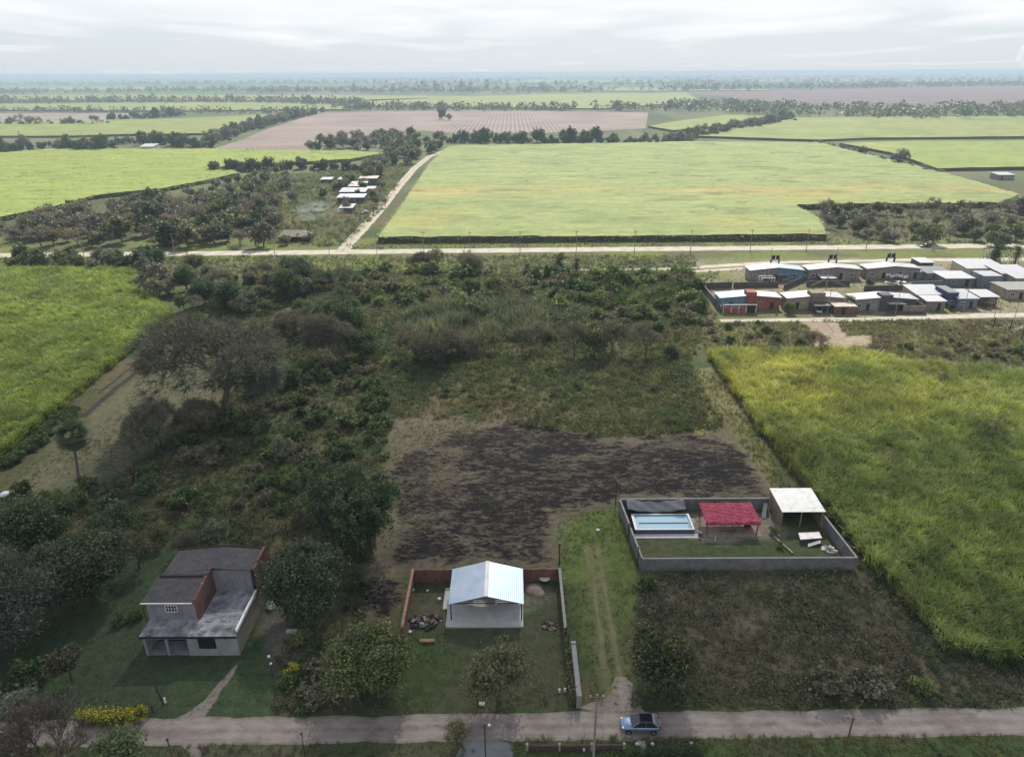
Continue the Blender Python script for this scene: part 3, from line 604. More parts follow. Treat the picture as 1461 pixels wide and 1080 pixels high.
OL = [(.062, .075, .030), (.080, .088, .036), (.048, .060, .026), (.098, .098, .045)]          # olive
GY = [(.070, .085, .062), (.095, .105, .075), (.055, .068, .05), (.11, .115, .085)]            # grey green
BR = [(.10, .092, .06), (.08, .078, .052), (.12, .108, .072), (.072, .075, .045)]              # dry brown
YG = [(.095, .12, .042), (.12, .14, .05), (.08, .105, .038), (.145, .15, .058)]                   # yellowish
TW = (.086, .084, .066)
for i in range(3):
    tree_bare('bare_tree', 300 + i, 8, 5, 3, (.28, .72), .12, .95, TW, BR, 2200, .26, .8, .022, .09, ntw=9)
    tree_leafy('evergreen_tree', 320 + i, 9, 4.4, 11, 520, 30, .2, DG, .14)
    tree_leafy('olive_tree', 340 + i, 7, 3.4, 9, 300, 20, .22, OL, .18, shell=.9)
    tree_leafy('grey_tree', 350 + i, 7.5, 3.6, 9, 300, 20, .24, GY, .15, shell=.9)
    tree_leafy('brown_tree', 360 + i, 7, 3.5, 9, 300, 18, .20, BR, .15, shell=1.2, stems=2)
    tree_leafy('green_shrub', 370 + i, 2.2, 1.7, 6, 110, 14, .2, [(.045, .07, .026), (.06, .088, .03), (.075, .10, .036), (.035, .055, .022)], .0, stems=2, sq=.9)
    tree_leafy('brown_shrub', 380 + i, 1.9, 1.6, 6, 90, 14, .17, BR + [(.09, .085, .05)], .0, stems=2)
    tree_leafy('yellow_shrub', 390 + i, 2.3, 1.7, 6, 100, 14, .18, YG, .0, stems=2)
    tree_leafy('wood_evergreen', 400 + i, 9, 4.2, 8, 90, 12, .62, DG, .05, clump=.14)
    tree_leafy('wood_olive', 410 + i, 8, 4, 8, 90, 11, .58, OL, .05, shell=.9, clump=.14)
    tree_leafy('wood_grey', 420 + i, 8, 4, 8, 90, 10, .52, [(.085, .082, .068), (.11, .10, .082), (.065, .062, .052), (.09, .095, .06)], .05, shell=.9, clump=.15)
    tree_bare('wood_bare', 430 + i, 8, 4, 3, (.3, .75), .1, .95, (.125, .105, .092), BR, 260, .26, 1.5, .05, .3, ntw=7)
tree_leafy('conifer', 440, 22, 4.6, 9, 200, 16, .7, [(.02, .035, .02), (.03, .045, .024)], .05, lobr=(.45, .6))
tree_leafy('dense_bush_tree', 441, 7.2, 5.0, 14, 900, 26, .19, OL + [(.05, .065, .024), (.07, .08, .03)], .04, clump=.10, shell=.6, stems=3, lobr=(.3, .46))
tree_leafy('round_tree', 442, 6.6, 3.5, 10, 620, 24, .17, [(.030, .040, .018), (.040, .048, .021), (.024, .032, .015), (.085, .085, .032)], .16, clump=.10, shell=.6, lobr=(.32, .5))
tree_leafy('sparse_tree', 443, 5.6, 2.9, 9, 250, 15, .16, [(.078, .085, .042), (.10, .10, .05), (.11, .10, .06)], .2, clump=.12, shell=1.1)
tree_leafy('young_green_tree', 4431, 5.0, 2.6, 9, 330, 15, .17, [(.085, .11, .05), (.11, .135, .065), (.07, .09, .045)], .1, clump=.12, shell=1.1)
tree_leafy('small_tree', 444, 4.6, 2.0, 7, 260, 18, .16, [(.055, .055, .03), (.07, .065, .035), (.045, .05, .025)], .35, clump=.12, lobr=(.36, .5))
tree_leafy('big_evergreen', 445, 10.5, 5.3, 18, 1300, 36, .19, [(.035, .05, .028), (.045, .062, .032), (.028, .04, .022), (.06, .075, .04)], .08, clump=.085, lobr=(.24, .4))
tree_leafy('big_evergreen', 446, 10, 6.0, 20, 1400, 36, .19, [(.04, .055, .03), (.055, .068, .034), (.03, .042, .024), (.075, .085, .042)], .08, clump=.08, lobr=(.22, .36))
tree_leafy('weeping_tree', 447, 11.5, 6.4, 22, 1500, 30, .25, [(.052, .058, .045), (.068, .072, .056), (.04, .045, .036), (.088, .09, .07)], .06, clump=.10, droop=.9, asp=.22, shell=.7, sq=1.3, lobr=(.22, .38))
tree_bare('thin_tree', 448, 6.5, 5, 3, (.3, .7), .1, .95, TW, OL, 1500, .24, .7, .02, .13, ntw=4)
tree_bare('umbrella_tree', 449, 11, 6, 3, (.35, .72), .03, .72, (.082, .082, .064), [(.085, .092, .062), (.07, .078, .055), (.105, .108, .075)], 26000, .26, .75, .026, .07, lmul=.80, bark=(.10, .095, .075), r0=.40, ntw=20)
tree_bare('bare_shrub', 450, 4, 4, 4, (.2, .6), .25, 1, (.11, .09, .078), BR, 120, .3, .55, .02, .12, stems=4, ntw=5, bark=(.10, .085, .07), r0=.06)
tree_bare('bushy_bare_tree', 451, 7, 5, 3, (.3, .8), .1, .9, (.082, .08, .064), [(.08, .08, .054), (.07, .076, .048), (.09, .085, .06)], 13000, .2, .9, .024, .085, ntw=18, stems=2, r0=.16)
tree_bare('bushy_bare_tree', 452, 7, 5, 3, (.3, .8), .1, .9, (.09, .082, .064), [(.092, .084, .058), (.08, .078, .05), (.105, .09, .062)], 13000, .2, .9, .024, .085, ntw=18, stems=3, r0=.16)
def palm_proto(kind, seed, H, nf, fl, col, tr=.17, skirt=True, fan=True):
    r = np.random.default_rng(seed); w = Wood(); lean = r.normal(0, .006 * H, 2)
    zz = np.linspace(0, H, 7); w.tube([(lean[0] * (z / H) ** 2, lean[1] * (z / H) ** 2, z - .1) for z in zz], [tr * (1.25 - .35 * z / H) for z in zz], 8)
    V = []; Q = []; CC = []; top = np.array((lean[0], lean[1], H - .1))
    for i in range(nf + (nf // 2 if skirt else 0)):
        dead = i >= nf; a = i * 2.399; el = r.uniform(-1.1, 1.4) if not dead else r.uniform(-1.35, -.75); d = np.array((math.cos(a) * math.cos(el), math.sin(a) * math.cos(el), math.sin(el))); L = fl * r.uniform(.75, 1.1) * (.8 if dead else 1)
        sdv = np.array((-math.sin(a), math.cos(a), 0)); upv = np.cross(sdv, d); c = (np.array((.12, .095, .06)) if dead else np.array(col) * r.uniform(.7, 1.35)); m_ = 11
        for k in range(m_):
            if fan: fa = (k / (m_ - 1) - .5) * 2.5; o = top + d * L * .45; e = o + (d * math.cos(fa) + sdv * math.sin(fa)) * L * .55 - np.array((0, 0, .10 * L)); wv = upv * .02 + sdv * math.cos(fa) * .035 * L - d * math.sin(fa) * .035 * L
            else:
                tt = (k + 1) / m_; o = top + d * L * tt - np.array((0, 0, .45 * L * tt ** 2.2)); s_ = 1 if k % 2 else -1; e = o + (sdv * s_ * .9 + d * .6) * L * .30 * (1.1 - tt * .6) - np.array((0, 0, .09 * L)); wv = d * .045 * L
            b = len(V); V += [o - wv, o + wv, e + wv * .35, e - wv * .35]; Q.append((b, b + 1, b + 2, b + 3)); CC += [c] * 4
        b = len(V); e = top + d * L * .5; V += [top - sdv * .03, top + sdv * .03, e + sdv * .02, e - sdv * .02]; Q.append((b, b + 1, b + 2, b + 3)); CC += [c] * 4
    reg(kind, w.mesh('trunk', (.12, .105, .085), seed=seed), npmesh('crown', np.array(V), np.array(Q), np.array(CC), 'leaves'))
palm_proto('fan_palm', 460, 9.8, 80, 2.7, (.06, .075, .042), .19)
palm_proto('feather_palm', 461, 3.6, 46, 3.9, (.04, .055, .03), .3, True, False)
palm_proto('feather_palm', 462, 4.2, 34, 2.9, (.04, .055, .03), .26, True, False)
def bamboo_proto(seed):
    r = np.random.default_rng(seed); w = Wood(); C_ = []; n = 75
    for i in range(n):
        a = r.uniform(0, 6.283); q = math.sqrt(r.uniform()) * 2.6; b = np.array((math.cos(a) * q, math.sin(a) * q, 0)); h = r.uniform(6.5, 10.5); out = b / 2.6 * r.uniform(1.2, 3.4) + r.normal(0, .7, 3) * (1, 1, 0)
        pts = [b + out * (t_ ** 2) + np.array((0, 0, h * t_ * (1 - .16 * t_ ** 3))) for t_ in np.linspace(0, 1, 6)]; w.tube(pts, (.05, .045, .04, .03, .02, .01), 3)
        tip = pts[-1]; dirn = out / (np.linalg.norm(out) + .1)
        for k in range(13):
            t_ = r.uniform(.35, 1.0); j = min(4, int(t_ * 5)); p = pts[j] + (pts[j + 1] - pts[j]) * (t_ * 5 - j); C_.append(p + r.normal(0, .35, 3) + dirn * .3 * t_)
        for k in range(5): C_.append(tip + dirn * .22 * k - np.array((0, 0, .16 * k * k * .4)) + r.normal(0, .12, 3))
    C_ = np.array(C_); per = 16; c = np.repeat(C_, per, 0) + r.normal(0, .26, (len(C_) * per, 3)); V, Q = leafcards(c, .2 * r.uniform(.6, 1.4, len(c)), r, .35, .6)
    V[:, 2] = np.maximum(V[:, 2], .05)
    reg('bamboo', w.mesh('stems', (.05, .06, .03), seed=seed), npmesh('foliage', V, Q, clumpcol(r, [(.018, .034, .016), (.028, .048, .022), (.045, .068, .03), (.075, .10, .045)], len(C_), per), 'leaves'))
bamboo_proto(470)
def merged(kind):
    """trunk and crown of a small or distant tree as one mesh"""
    outl = []
    for tr_, cr in PROTO[kind]:
        n1_, n2_ = len(tr_.vertices), len(cr.vertices)
        def grab(me):
            v = np.zeros(len(me.vertices) * 3, np.float32); me.vertices.foreach_get('co', v); q = np.zeros(len(me.loops), np.int32); me.loops.foreach_get('vertex_index', q); c = np.zeros(len(me.vertices) * 4, np.float32); me.attributes['Col'].data.foreach_get('color', c); return v.reshape(-1, 3), q.reshape(-1, 4), c.reshape(-1, 4)[:, :3]
        a, b = grab(tr_), grab(cr); outl.append(npmesh(kind, np.concatenate((a[0], b[0])), np.concatenate((a[1], b[1] + n1_)), np.concatenate((a[2], b[2])), 'leaves'))
    return outl
ONE = {k: merged(k) for k in ('green_shrub', 'brown_shrub', 'yellow_shrub', 'wood_evergreen', 'wood_olive', 'wood_grey', 'wood_bare')}
NAMES = {'wood_evergreen': 'evergreen_tree', 'wood_olive': 'olive_tree', 'wood_grey': 'grey_tree', 'wood_bare': 'bare_tree'}
rt = random.Random(5)
def tree(kind, x, y, sc, label, cat='tree', group=None, name=None, zs=None, rz=None, var=None):
    rz = rt.uniform(0, 6.283) if rz is None else rz; zs = zs or rt.uniform(.9, 1.12)
    if kind in ONE:
        o = link(name or NAMES.get(kind, kind), ONE[kind][rt.randrange(len(ONE[kind]))], None, (x, y, 0)); o.rotation_euler = (0, 0, rz); o.scale = (sc, sc, sc * zs); return tag(o, label, cat, group)
    tr_, cr = PROTO[kind][rt.randrange(len(PROTO[kind])) if var is None else var]
    o = empty(name or kind, (x, y, 0), rz, label, cat, group); o.scale = (sc, sc, sc * zs)
    link(tr_.name.split('.')[0], tr_, o); link(cr.name.split('.')[0], cr, o); return o
def T(kind, px, py, sc, label, cat='tree', **k): x, y = G(px, py); return tree(kind, x, y, sc, label, cat, **k)
# ---- single trees near the camera
T('dense_bush_tree', 532, 985, 1.0, 'dense round olive bush-tree beside the dirt road, left of the carport yard', name='bushy_tree')
T('sparse_tree', 712, 1003, 1.3, 'small thin-leaved tree in front of the carport, inside the yard', name='young_tree')
T('round_tree', 940, 984, 1.1, 'round dark olive tree at the end of the grassy track', name='round_tree')
T('small_tree', 103, 975, 1.0, 'small forked tree alone on the lawn of the brick house', name='small_tree')
T('green_shrub', 45, 975, 1.35, 'dark rounded bush on the lawn near the small forked tree', 'bush', name='garden_bush')
T('green_shrub', 172, 890, .55, 'low dark bush on the lawn beside the brick house', 'bush', name='garden_bush')
T('green_shrub', 195, 882, .6, 'low dark plant by the corner of the brick house, right of its twin', 'bush', name='garden_bush')
T('big_evergreen', 440, 880, 1.0, 'big dark evergreen tree right of the brick house', name='evergreen_tree', var=0, zs=1)
T('bamboo', 505, 788, 1.22, 'dark clump of bamboo with feathery tips beside the burnt field', 'bamboo', name='bamboo_clump')
T('bamboo', 475, 728, .9, 'smaller bamboo clump leaning behind the large dark one', 'bamboo', name='bamboo_clump')
T('big_evergreen', 128, 850, 1.05, 'wide dark evergreen tree left of the brick house, nearest the weeping tree', name='evergreen_tree', var=1)
T('evergreen_tree', 60, 800, 1.0, 'dark evergreen tree behind the weeping tree at the left edge', name='evergreen_tree')
T('evergreen_tree', 165, 775, .75, 'dark evergreen tree at the back of the lawn, left of the bare forked tree', name='evergreen_tree')
T('weeping_tree', 22, 912, 1.1, 'big grey-green weeping tree at the left edge of the lawn', name='weeping_tree')
T('weeping_tree', -70, 985, .8, 'grey-green drooping tree cut by the left edge of the photo', name='weeping_tree')
T('thin_tree', 200, 810, .95, 'bare forked tree at the back of the lawn left of the house', name='bare_tree')
T('bushy_bare_tree', 262, 790, .62, 'grey leafless tree just behind the brick house roof', name='bare_tree', var=0)
T('grey_tree', 312, 775, .5, 'low grey-green tree behind the rear roof of the brick house', name='grey_tree')
T('olive_tree', 228, 775, .5, 'low olive tree between the bare forked tree and the house roof', name='olive_tree')
T('umbrella_tree', 328, 594, 2.15, 'huge bare umbrella-shaped tree with pale branching limbs', name='umbrella_tree', zs=.92, rz=1.0)
T('bushy_bare_tree', 232, 640, 1.75, 'broad dark leafless tree in front of the umbrella tree, by the cleared strip', name='bare_tree', var=0)
T('bushy_bare_tree', 290, 618, 1.3, 'dark leafless tree under the near side of the umbrella tree', name='bare_tree', var=1)
T('green_shrub', 318, 606, 1.5, 'green shrub at the foot of the umbrella tree trunk', 'shrub', name='green_shrub')
T('green_shrub', 345, 604, 1.2, 'smaller green shrub right of the umbrella tree trunk', 'shrub', name='green_shrub')
T('bushy_bare_tree', 465, 510, 1.95, 'tall dusky tree crown right of the umbrella tree', name='dusky_tree', var=0)
T('bushy_bare_tree', 420, 480, 1.3, 'dusky leafless tree between the umbrella tree and the tall dusky crown', name='bare_tree', var=1)
T('evergreen_tree', 418, 548, .52, 'small dark evergreen tree at the foot of the umbrella tree', name='evergreen_tree')
T('evergreen_tree', 440, 556, .34, 'smallest dark evergreen tree, right beside the one at the umbrella tree', name='evergreen_tree')
T('grey_tree', 405, 655, .55, 'rounded blue-grey shrub alone in the weeds below the umbrella tree', 'bush', name='grey_shrub')
T('fan_palm', 115, 702, 1.1, 'tall fan palm standing alone by the cleared strip', 'palm', name='fan_palm', zs=1, rz=0).rotation_euler = (0, R(7), 0)
T('bare_shrub', 75, 1088, 1.75, 'leafless many-stemmed shrub at the lower left corner', 'bush', name='bare_shrub')
T('bare_shrub', 20, 1092, 1.1, 'smaller leafless shrub in the lower left corner', 'bush', name='bare_shrub')
T('young_green_tree', 178, 1096, 1.0, 'light green small tree beside the road at the bottom left', name='young_tree')
T('grey_tree', 30, 1032, .62, 'green shrub at the left edge, behind the leafless corner shrub', 'bush', name='green_shrub')
T('brown_shrub', 462, 965, 1.4, 'straw-coloured dry shrub on the left flank of the bushy olive tree', 'bush', name='dry_shrub')
T('brown_shrub', 450, 1000, 1.1, 'low straw-coloured shrub by the road, left of the bushy olive tree', 'bush', name='dry_shrub')
T('sparse_tree', 652, 1062, .48, 'thin little bush on the roadside beside the street lamp', 'bush', name='thin_bush')
T('brown_shrub', 1180, 985, 1.5, 'wide brownish-green shrub mound on the roadside right of the car', 'bush', name='roadside_shrub')
T('brown_shrub', 1240, 985, 1.6, 'brownish-green shrub mound joined to the roadside one, further right', 'bush', name='roadside_shrub')
T('yellow_shrub', 1318, 985, .8, 'yellowish shrub in the brown weeds below the tall sugar cane', 'bush', name='yellow_shrub')
T('green_shrub', 925, 838, .9, 'green weeds bush at the front corner of the pool compound wall', 'bush', name='green_shrub')
T('yellow_shrub', 1107, 762, .55, 'yellow-green garden bush inside the pool compound near the shed', 'bush', name='garden_bush')
T('yellow_shrub', 1112, 781, .38, 'small low garden bush against the front compound wall', 'bush', name='garden_bush')
T('bare_shrub', 1163, 503, 1.35, 'dark spiky bush beside the bare dirt patch', 'bush', name='spiky_bush')
# ---- flowers
tree_leafy('flower_bush', 480, 1.5, 1.0, 5, 110, 16, .11, [(.26, .22, .015), (.32, .27, .02), (.20, .20, .03), (.06, .075, .025)], .0, stems=2)
def hedge(label, px0, px1, py, n, sc, seed):
    r = np.random.default_rng(seed); x0, y0 = G(px0, py); x1, _ = G(px1, py); V = []; Q = []; CC = []; b = 0
    m_ = 4200; x = r.uniform(x0, x1, m_); c = np.stack((x, y0 + r.normal(0, .45, m_), np.abs(r.normal(.55, .5, m_)) * (.8 + .4 * vn(x * .8, x * 0, 4))), -1); c[:, 2] = np.clip(c[:, 2], .1, 1.75)
    V, Q = leafcards(c, .09 * r.uniform(.6, 1.3, m_), r); top = (c[:, 2] > .9)[:, None]
    col = np.where(top & (r.uniform(0, 1, (m_, 1)) < .75), np.array((.30, .25, .018)), np.array((.07, .085, .025))) * r.uniform(.65, 1.3, (m_, 1)); me = npmesh('flowering_hedge', V, Q, np.repeat(col, 4, 0), 'leaves'); return tag(link('flowering_hedge', me), label, 'hedge')
hedge('yellow flowering hedge along the lawn beside the dirt road', 112, 180, 1030, 5, 1, 1)
T('flower_bush', 194, 1030, 1.1, 'rounded yellow flowering bush at the end of the yellow hedge', 'bush', name='flowering_bush')
T('flower_bush', 418, 960, .95, 'bright yellow flowering bush beside the white garden lamp', 'bush', name='flowering_bush')
T('yellow_shrub', 432, 915, .75, 'yellow-green shrub under the big evergreen beside the house', 'bush', name='yellow_shrub')
# ---- clearing and scrub trees in the middle distance
GA = 'trees along the far edge of the burnt plot'
for px, py, k, s, l, c in ((594, 514, 'bushy_bare_tree', 1.45, 'dusky brown tree at the left end of the tree row behind the burnt plot', 1), (630, 520, 'bushy_bare_tree', 1.6, 'reddish-brown bushy tree, second in the row behind the burnt plot', 1), (655, 508, 'bushy_bare_tree', 1.0, 'low brown tree tucked beside the reddish-brown bushy tree', 1),
        (690, 505, 'thin_tree', .95, 'thin grey tree in the middle of the row behind the burnt plot', 0), (706, 503, 'thin_tree', .8, 'thinnest small tree beside the thin grey one in the row', 0), (745, 502, 'bare_tree', .85, 'low bare tree under the tall reeds in the row', 0), (775, 500, 'bare_tree', .95, 'bare purple-grey tree right of the low one under the reeds', 1),
        (820, 508, 'bare_tree', 1.1, 'grey bare tree left of the olive one behind the burnt plot', 0), (848, 510, 'olive_tree', 1.15, 'rounded olive tree in the row behind the burnt plot', 0), (874, 504, 'bare_tree', 1.1, 'leafless tree on the right flank of the rounded olive tree', 2), (922, 511, 'bare_tree', 1.15, 'lone spreading bare tree near the right end of the row', 1), (957, 512, 'evergreen_tree', .42, 'small dark bush-like tree closing the row on the right', 0)):
    T(k, px, py, s, l, name='bare_tree' if 'bare' in k or 'thin' in k else k, group=GA, var=min(c, len(PROTO[k]) - 1))
T('bushy_bare_tree', 605, 386, 1.3, 'twiggy half-bare tree before the main road, left of a smaller one', name='bare_tree', var=0)
T('thin_tree', 625, 387, 1.4, 'thin leafless tree touching the twiggy half-bare tree by the main road', name='bare_tree')
T('bushy_bare_tree', 668, 387, 1.3, 'brown rounded tree standing before the main road', name='brown_tree', var=1)
T('feather_palm', 798, 390, 1.15, 'dark bushy palm before the main road', 'palm', name='feather_palm', var=0)
T('feather_palm', 822, 390, .95, 'slim dark palm right of the bushier palm before the main road', 'palm', name='feather_palm', var=1)
T('feather_palm', 1418, 376, 1.35, 'broad dark palm behind the village, nearer the road end', 'palm', name='feather_palm', var=0)
T('feather_palm', 1447, 379, 1.15, 'dark palm right of the broad one behind the village', 'palm', name='feather_palm', var=1)
# ---- groups of trees: (kinds, photo outline, number, size, label, group)
def grove(kinds, px, n, sz, label, group, cat='tree', mind=.55, seed=0):
    """independent trees spread through an outline, each with its own kind"""
    r = random.Random(seed + 77); poly = GP(px); P = np.array(poly); lo, hi = P.min(0), P.max(0); got = []; tries = 0
    while len(got) < n and tries < n * 200:
        tries += 1; x, y = r.uniform(lo[0], hi[0]), r.uniform(lo[1], hi[1])
        if not inside(np.array([x]), np.array([y]), poly)[0]: continue
        s = r.uniform(*sz); rr = s * (4 if cat == 'tree' else 1.7) * mind
        if any((x - a) ** 2 + (y - b) ** 2 < (rr + c) ** 2 for a, b, c in got): continue
        got.append((x, y, rr)); k = r.choice(kinds); tree(k, x, y, s, label[k] if isinstance(label, dict) else label, cat, group)
def kinds(where): return {'wood_bare': 'leafless grey-brown tree ' + where, 'wood_grey': 'dusty grey tree ' + where, 'wood_olive': 'olive green tree ' + where, 'wood_evergreen': 'dark evergreen tree ' + where}
def row(kinds_, px, gap, sz, label, group, jit=2., seed=0):
    r = random.Random(seed + 99); P = GP(px); s = 0
    for (x0, y0), (x1, y1) in zip(P[:-1], P[1:]):
        L = math.hypot(x1 - x0, y1 - y0); n = max(1, round(L / gap))
        for i in range(n):
            t_ = (i + r.uniform(.1, .9)) / n; k = r.choice(kinds_); tree(k, x0 + (x1 - x0) * t_ + r.gauss(0, jit), y0 + (y1 - y0) * t_ + r.gauss(0, jit), r.uniform(*sz), label[k] if isinstance(label, dict) else label, 'tree', group)
            bx, by = x0 + (x1 - x0) * (i + r.random()) / n, y0 + (y1 - y0) * (i + r.random()) / n
            if sz[1] > .7: tree('green_shrub', bx + r.gauss(0, jit), by + r.gauss(0, jit), r.uniform(.7, 1.6) * max(1.2, sz[1]), 'low bush ' + label[kinds_[0]].split('tree ', 1)[1], 'bush', group + ', low bushes', name='hedge_bush')
WB, WG, WO, WE = 'wood_bare', 'wood_grey', 'wood_olive', 'wood_evergreen'
grove([WB, WB, WG, WG, WG, WO, WE, WB], [(-60, 355), (388, 353), (395, 318), (370, 302), (280, 300), (160, 300), (80, 318), (0, 335), (-60, 340)], 120, (.75, 1.35), kinds('in the wood between main road and bright left cane'), 'trees of the wood left of the farm', seed=1, mind=.3)
T('wood_evergreen', 375, 325, 1.15, 'darkest evergreen tree at the right end of the wood by the thatched hut', name='evergreen_tree')
T('wood_olive', 255, 345, 1.2, 'light yellow-green tree in the middle of the wood by the main road', name='olive_tree')
grove([WB, WG, WO, WG], [(290, 298), (410, 300), (440, 265), (420, 240), (330, 262), (250, 285)], 45, (.5, .95), kinds('in the scrub left of the farm buildings'), 'scrub trees left of the farm', seed=2, mind=.35)
row([WE, WE, WO], [(305, 246), (340, 245), (380, 243), (438, 241)], 3.6, (0.48, 1.15), kinds('in the dark row at the tip of the left cane'), 'tree row at the tip of the left cane', seed=3)
row([WE, WO, WG], [(440, 243), (480, 241), (520, 245)], 4.5, (0.42, 1.00), kinds('behind the farm buildings'), 'trees behind the farm', seed=4)
grove([WE, WG, WG, WO], [(525, 262), (560, 258), (600, 225), (630, 214), (600, 212), (560, 215), (520, 240)], 40, (.8, 1.25), kinds('in the copse along the farm track'), 'copse along the farm track', seed=5, mind=.33)
grove([WG, WE, WG], [(440, 218), (500, 219), (560, 218), (625, 212), (645, 196), (600, 192), (500, 200), (450, 206)], 60, (.9, 1.5), kinds('in the wood where the farm track ends'), 'wood at the end of the farm track', seed=6, mind=.33)
row([WE, WG, WE, WE], [(640, 204), (720, 203), (800, 204), (870, 204)], 4.9, (0.69, 1.60), kinds('behind the big pale cane block'), 'tree line behind the pale cane block', 5, seed=7)
row([WG, WG, WO], [(870, 204), (940, 204), (990, 205)], 5.8, (0.54, 1.30), kinds('at the grey end of the pale cane block tree line'), 'grey end of the tree line', 4, seed=8)
T('conifer', 815, 207, .98, 'tall dark conifer rising above the tree line behind the pale cane block', name='conifer_tree', zs=1)
T('wood_evergreen', 833, 207, 1.5, 'dark evergreen tree right beside the tall conifer', name='evergreen_tree')
T('wood_evergreen', 806, 207, 1.2, 'dark evergreen tree leaning on the left of the tall conifer', name='evergreen_tree')
row([WG, WE, WG], [(962, 204), (985, 198), (1030, 188), (1095, 178), (1130, 170)], 5.8, (0.54, 1.50), kinds('in the hedge left of the upper right field'), 'hedge left of the upper right field', 6, seed=9)
row([WE, WE, WG], [(-40, 220), (0, 218), (60, 213), (150, 215), (165, 214)], 5.3, (0.66, 1.70), kinds('in the dark tree line beyond the bright left cane'), 'dark tree line on the left', 5, seed=10)
row([WE, WG, WE], [(165, 205), (230, 206), (300, 212)], 5.8, (0.60, 1.50), kinds('in the tree row behind the white tent roof'), 'tree row behind the white tent roof', 5, seed=11)
row([WG, WG, WE], [(298, 206), (345, 188), (415, 169), (452, 163)], 6.7, (0.66, 1.70), kinds('in the diagonal hedge beside the ploughed field'), 'diagonal hedge beside the ploughed field', 5, seed=12)
row([WB, WG], [(0, 179), (60, 179), (150, 178)], 8.9, (0.72, 1.80), kinds('in the sparse row before the left ploughed land'), 'sparse row before the left ploughed land', 4, seed=13)
row([WG, WE], [(150, 172), (200, 170), (262, 165)], 8.9, (0.72, 1.80), kinds('in the thin row right of the left ploughed land'), 'thin row right of the left ploughed land', 4, seed=14)
T('wood_evergreen', 631, 171, 1.7, 'dark tree standing alone in the large ploughed field', name='evergreen_tree')
T('wood_grey', 641, 172, 1.2, 'low grey tree beside the lone tree in the ploughed field', name='grey_tree')
row([WB, WG, WO], [(1166, 206), (1205, 214), (1251, 228), (1300, 240), (1345, 252)], 4.0, (0.18, 0.60), kinds('in the bushy hedge between the two right fields'), 'hedge between the right fields', 1.5, seed=15)
T('umbrella_tree', 1281, 236, 1.0, 'lone dark umbrella-shaped tree in the hedge of the far right fields', name='umbrella_tree', zs=1.0)
T('umbrella_tree', 1230, 222, .62, 'small umbrella-shaped tree up the same far hedge', name='umbrella_tree')
grove([WB, WG, WB, WO, WG], [(1185, 348), (1250, 349), (1461, 352), (1600, 352), (1600, 296), (1461, 296), (1400, 300), (1300, 303), (1200, 302), (1165, 302)], 110, (.5, .95), kinds('in the scrub wood behind the village road'), 'scrub wood behind the village road', seed=16, mind=.3)
T('wood_evergreen', 1187, 316, .95, 'dark evergreen tree at the notch of the pale cane block', name='evergreen_tree')
T('wood_evergreen', 1455, 305, .9, 'dark evergreen tree at the right edge behind the scrub wood', name='evergreen_tree')
grove([WE, WG, WO, WE], [(-30, 388), (215, 388), (250, 400), (215, 362), (100, 370), (-30, 366)], 34, (.45, .75), kinds('in the thicket between left cane and main road'), 'thicket above the left cane', seed=17, mind=.33)
T('wood_grey', 225, 418, 1.35, 'large grey-green tree at the far corner of the left cane field', name='grey_tree')
T('wood_evergreen', 178, 386, .65, 'dark pointed tree on the far edge of the left cane field', name='evergreen_tree')
grove(['grey_tree', 'bare_tree', 'olive_tree', 'green_shrub', 'brown_tree', 'evergreen_tree'], [(215, 425), (260, 392), (385, 386), (450, 398), (410, 445), (300, 455), (250, 460)], 46, (.55, 1.05), {'grey_tree': 'dusty grey tree in the scrub behind the umbrella tree', 'bare_tree': 'leafless tree in the scrub behind the umbrella tree', 'olive_tree': 'olive green tree in the scrub behind the umbrella tree', 'green_shrub': 'green shrub in the scrub behind the umbrella tree', 'brown_tree': 'brown tree in the scrub behind the umbrella tree', 'evergreen_tree': 'dark evergreen tree in the scrub behind the umbrella tree'}, 'scrub trees above the umbrella tree', seed=18, mind=.33)
grove(['grey_tree', 'bare_tree', 'evergreen_tree', 'brown_tree'], [(385, 400), (500, 402), (540, 470), (520, 530), (450, 540), (420, 440)], 26, (.5, 1.15), {'grey_tree': 'dusty grey tree around the tall dusky crown', 'bare_tree': 'leafless tree around the tall dusky crown', 'evergreen_tree': 'dark evergreen tree around the tall dusky crown', 'brown_tree': 'brown tree around the tall dusky crown'}, 'trees around the dusky crown', seed=19, mind=.33)
grove([WE, WG, WO], [(0, 700), (50, 705), (190, 700), (215, 735), (120, 745), (0, 750)], 8, (.28, .45), kinds('in the thicket at the foot of the fan palm'), 'thicket under the fan palm', seed=20)
# farm yard trees
row([WO, WG], [(390, 350), (420, 345), (450, 348)], 4.0, (0.27, 0.60), kinds('around the thatched hut by the main road'), 'trees round the hut', 1.5, seed=21)
grove([WO, WG, WB, WE], [(440, 305), (475, 262), (505, 256), (550, 258), (552, 300), (520, 312), (510, 300), (480, 306)], 26, (.35, .75), {'wood_bare': 'leafless tree among the farm buildings', 'wood_grey': 'grey tree among the farm buildings', 'wood_olive': 'olive tree among the farm buildings', 'wood_evergreen': 'dark evergreen tree among the farm buildings'}, 'trees among the farm buildings', seed=23, mind=.4)
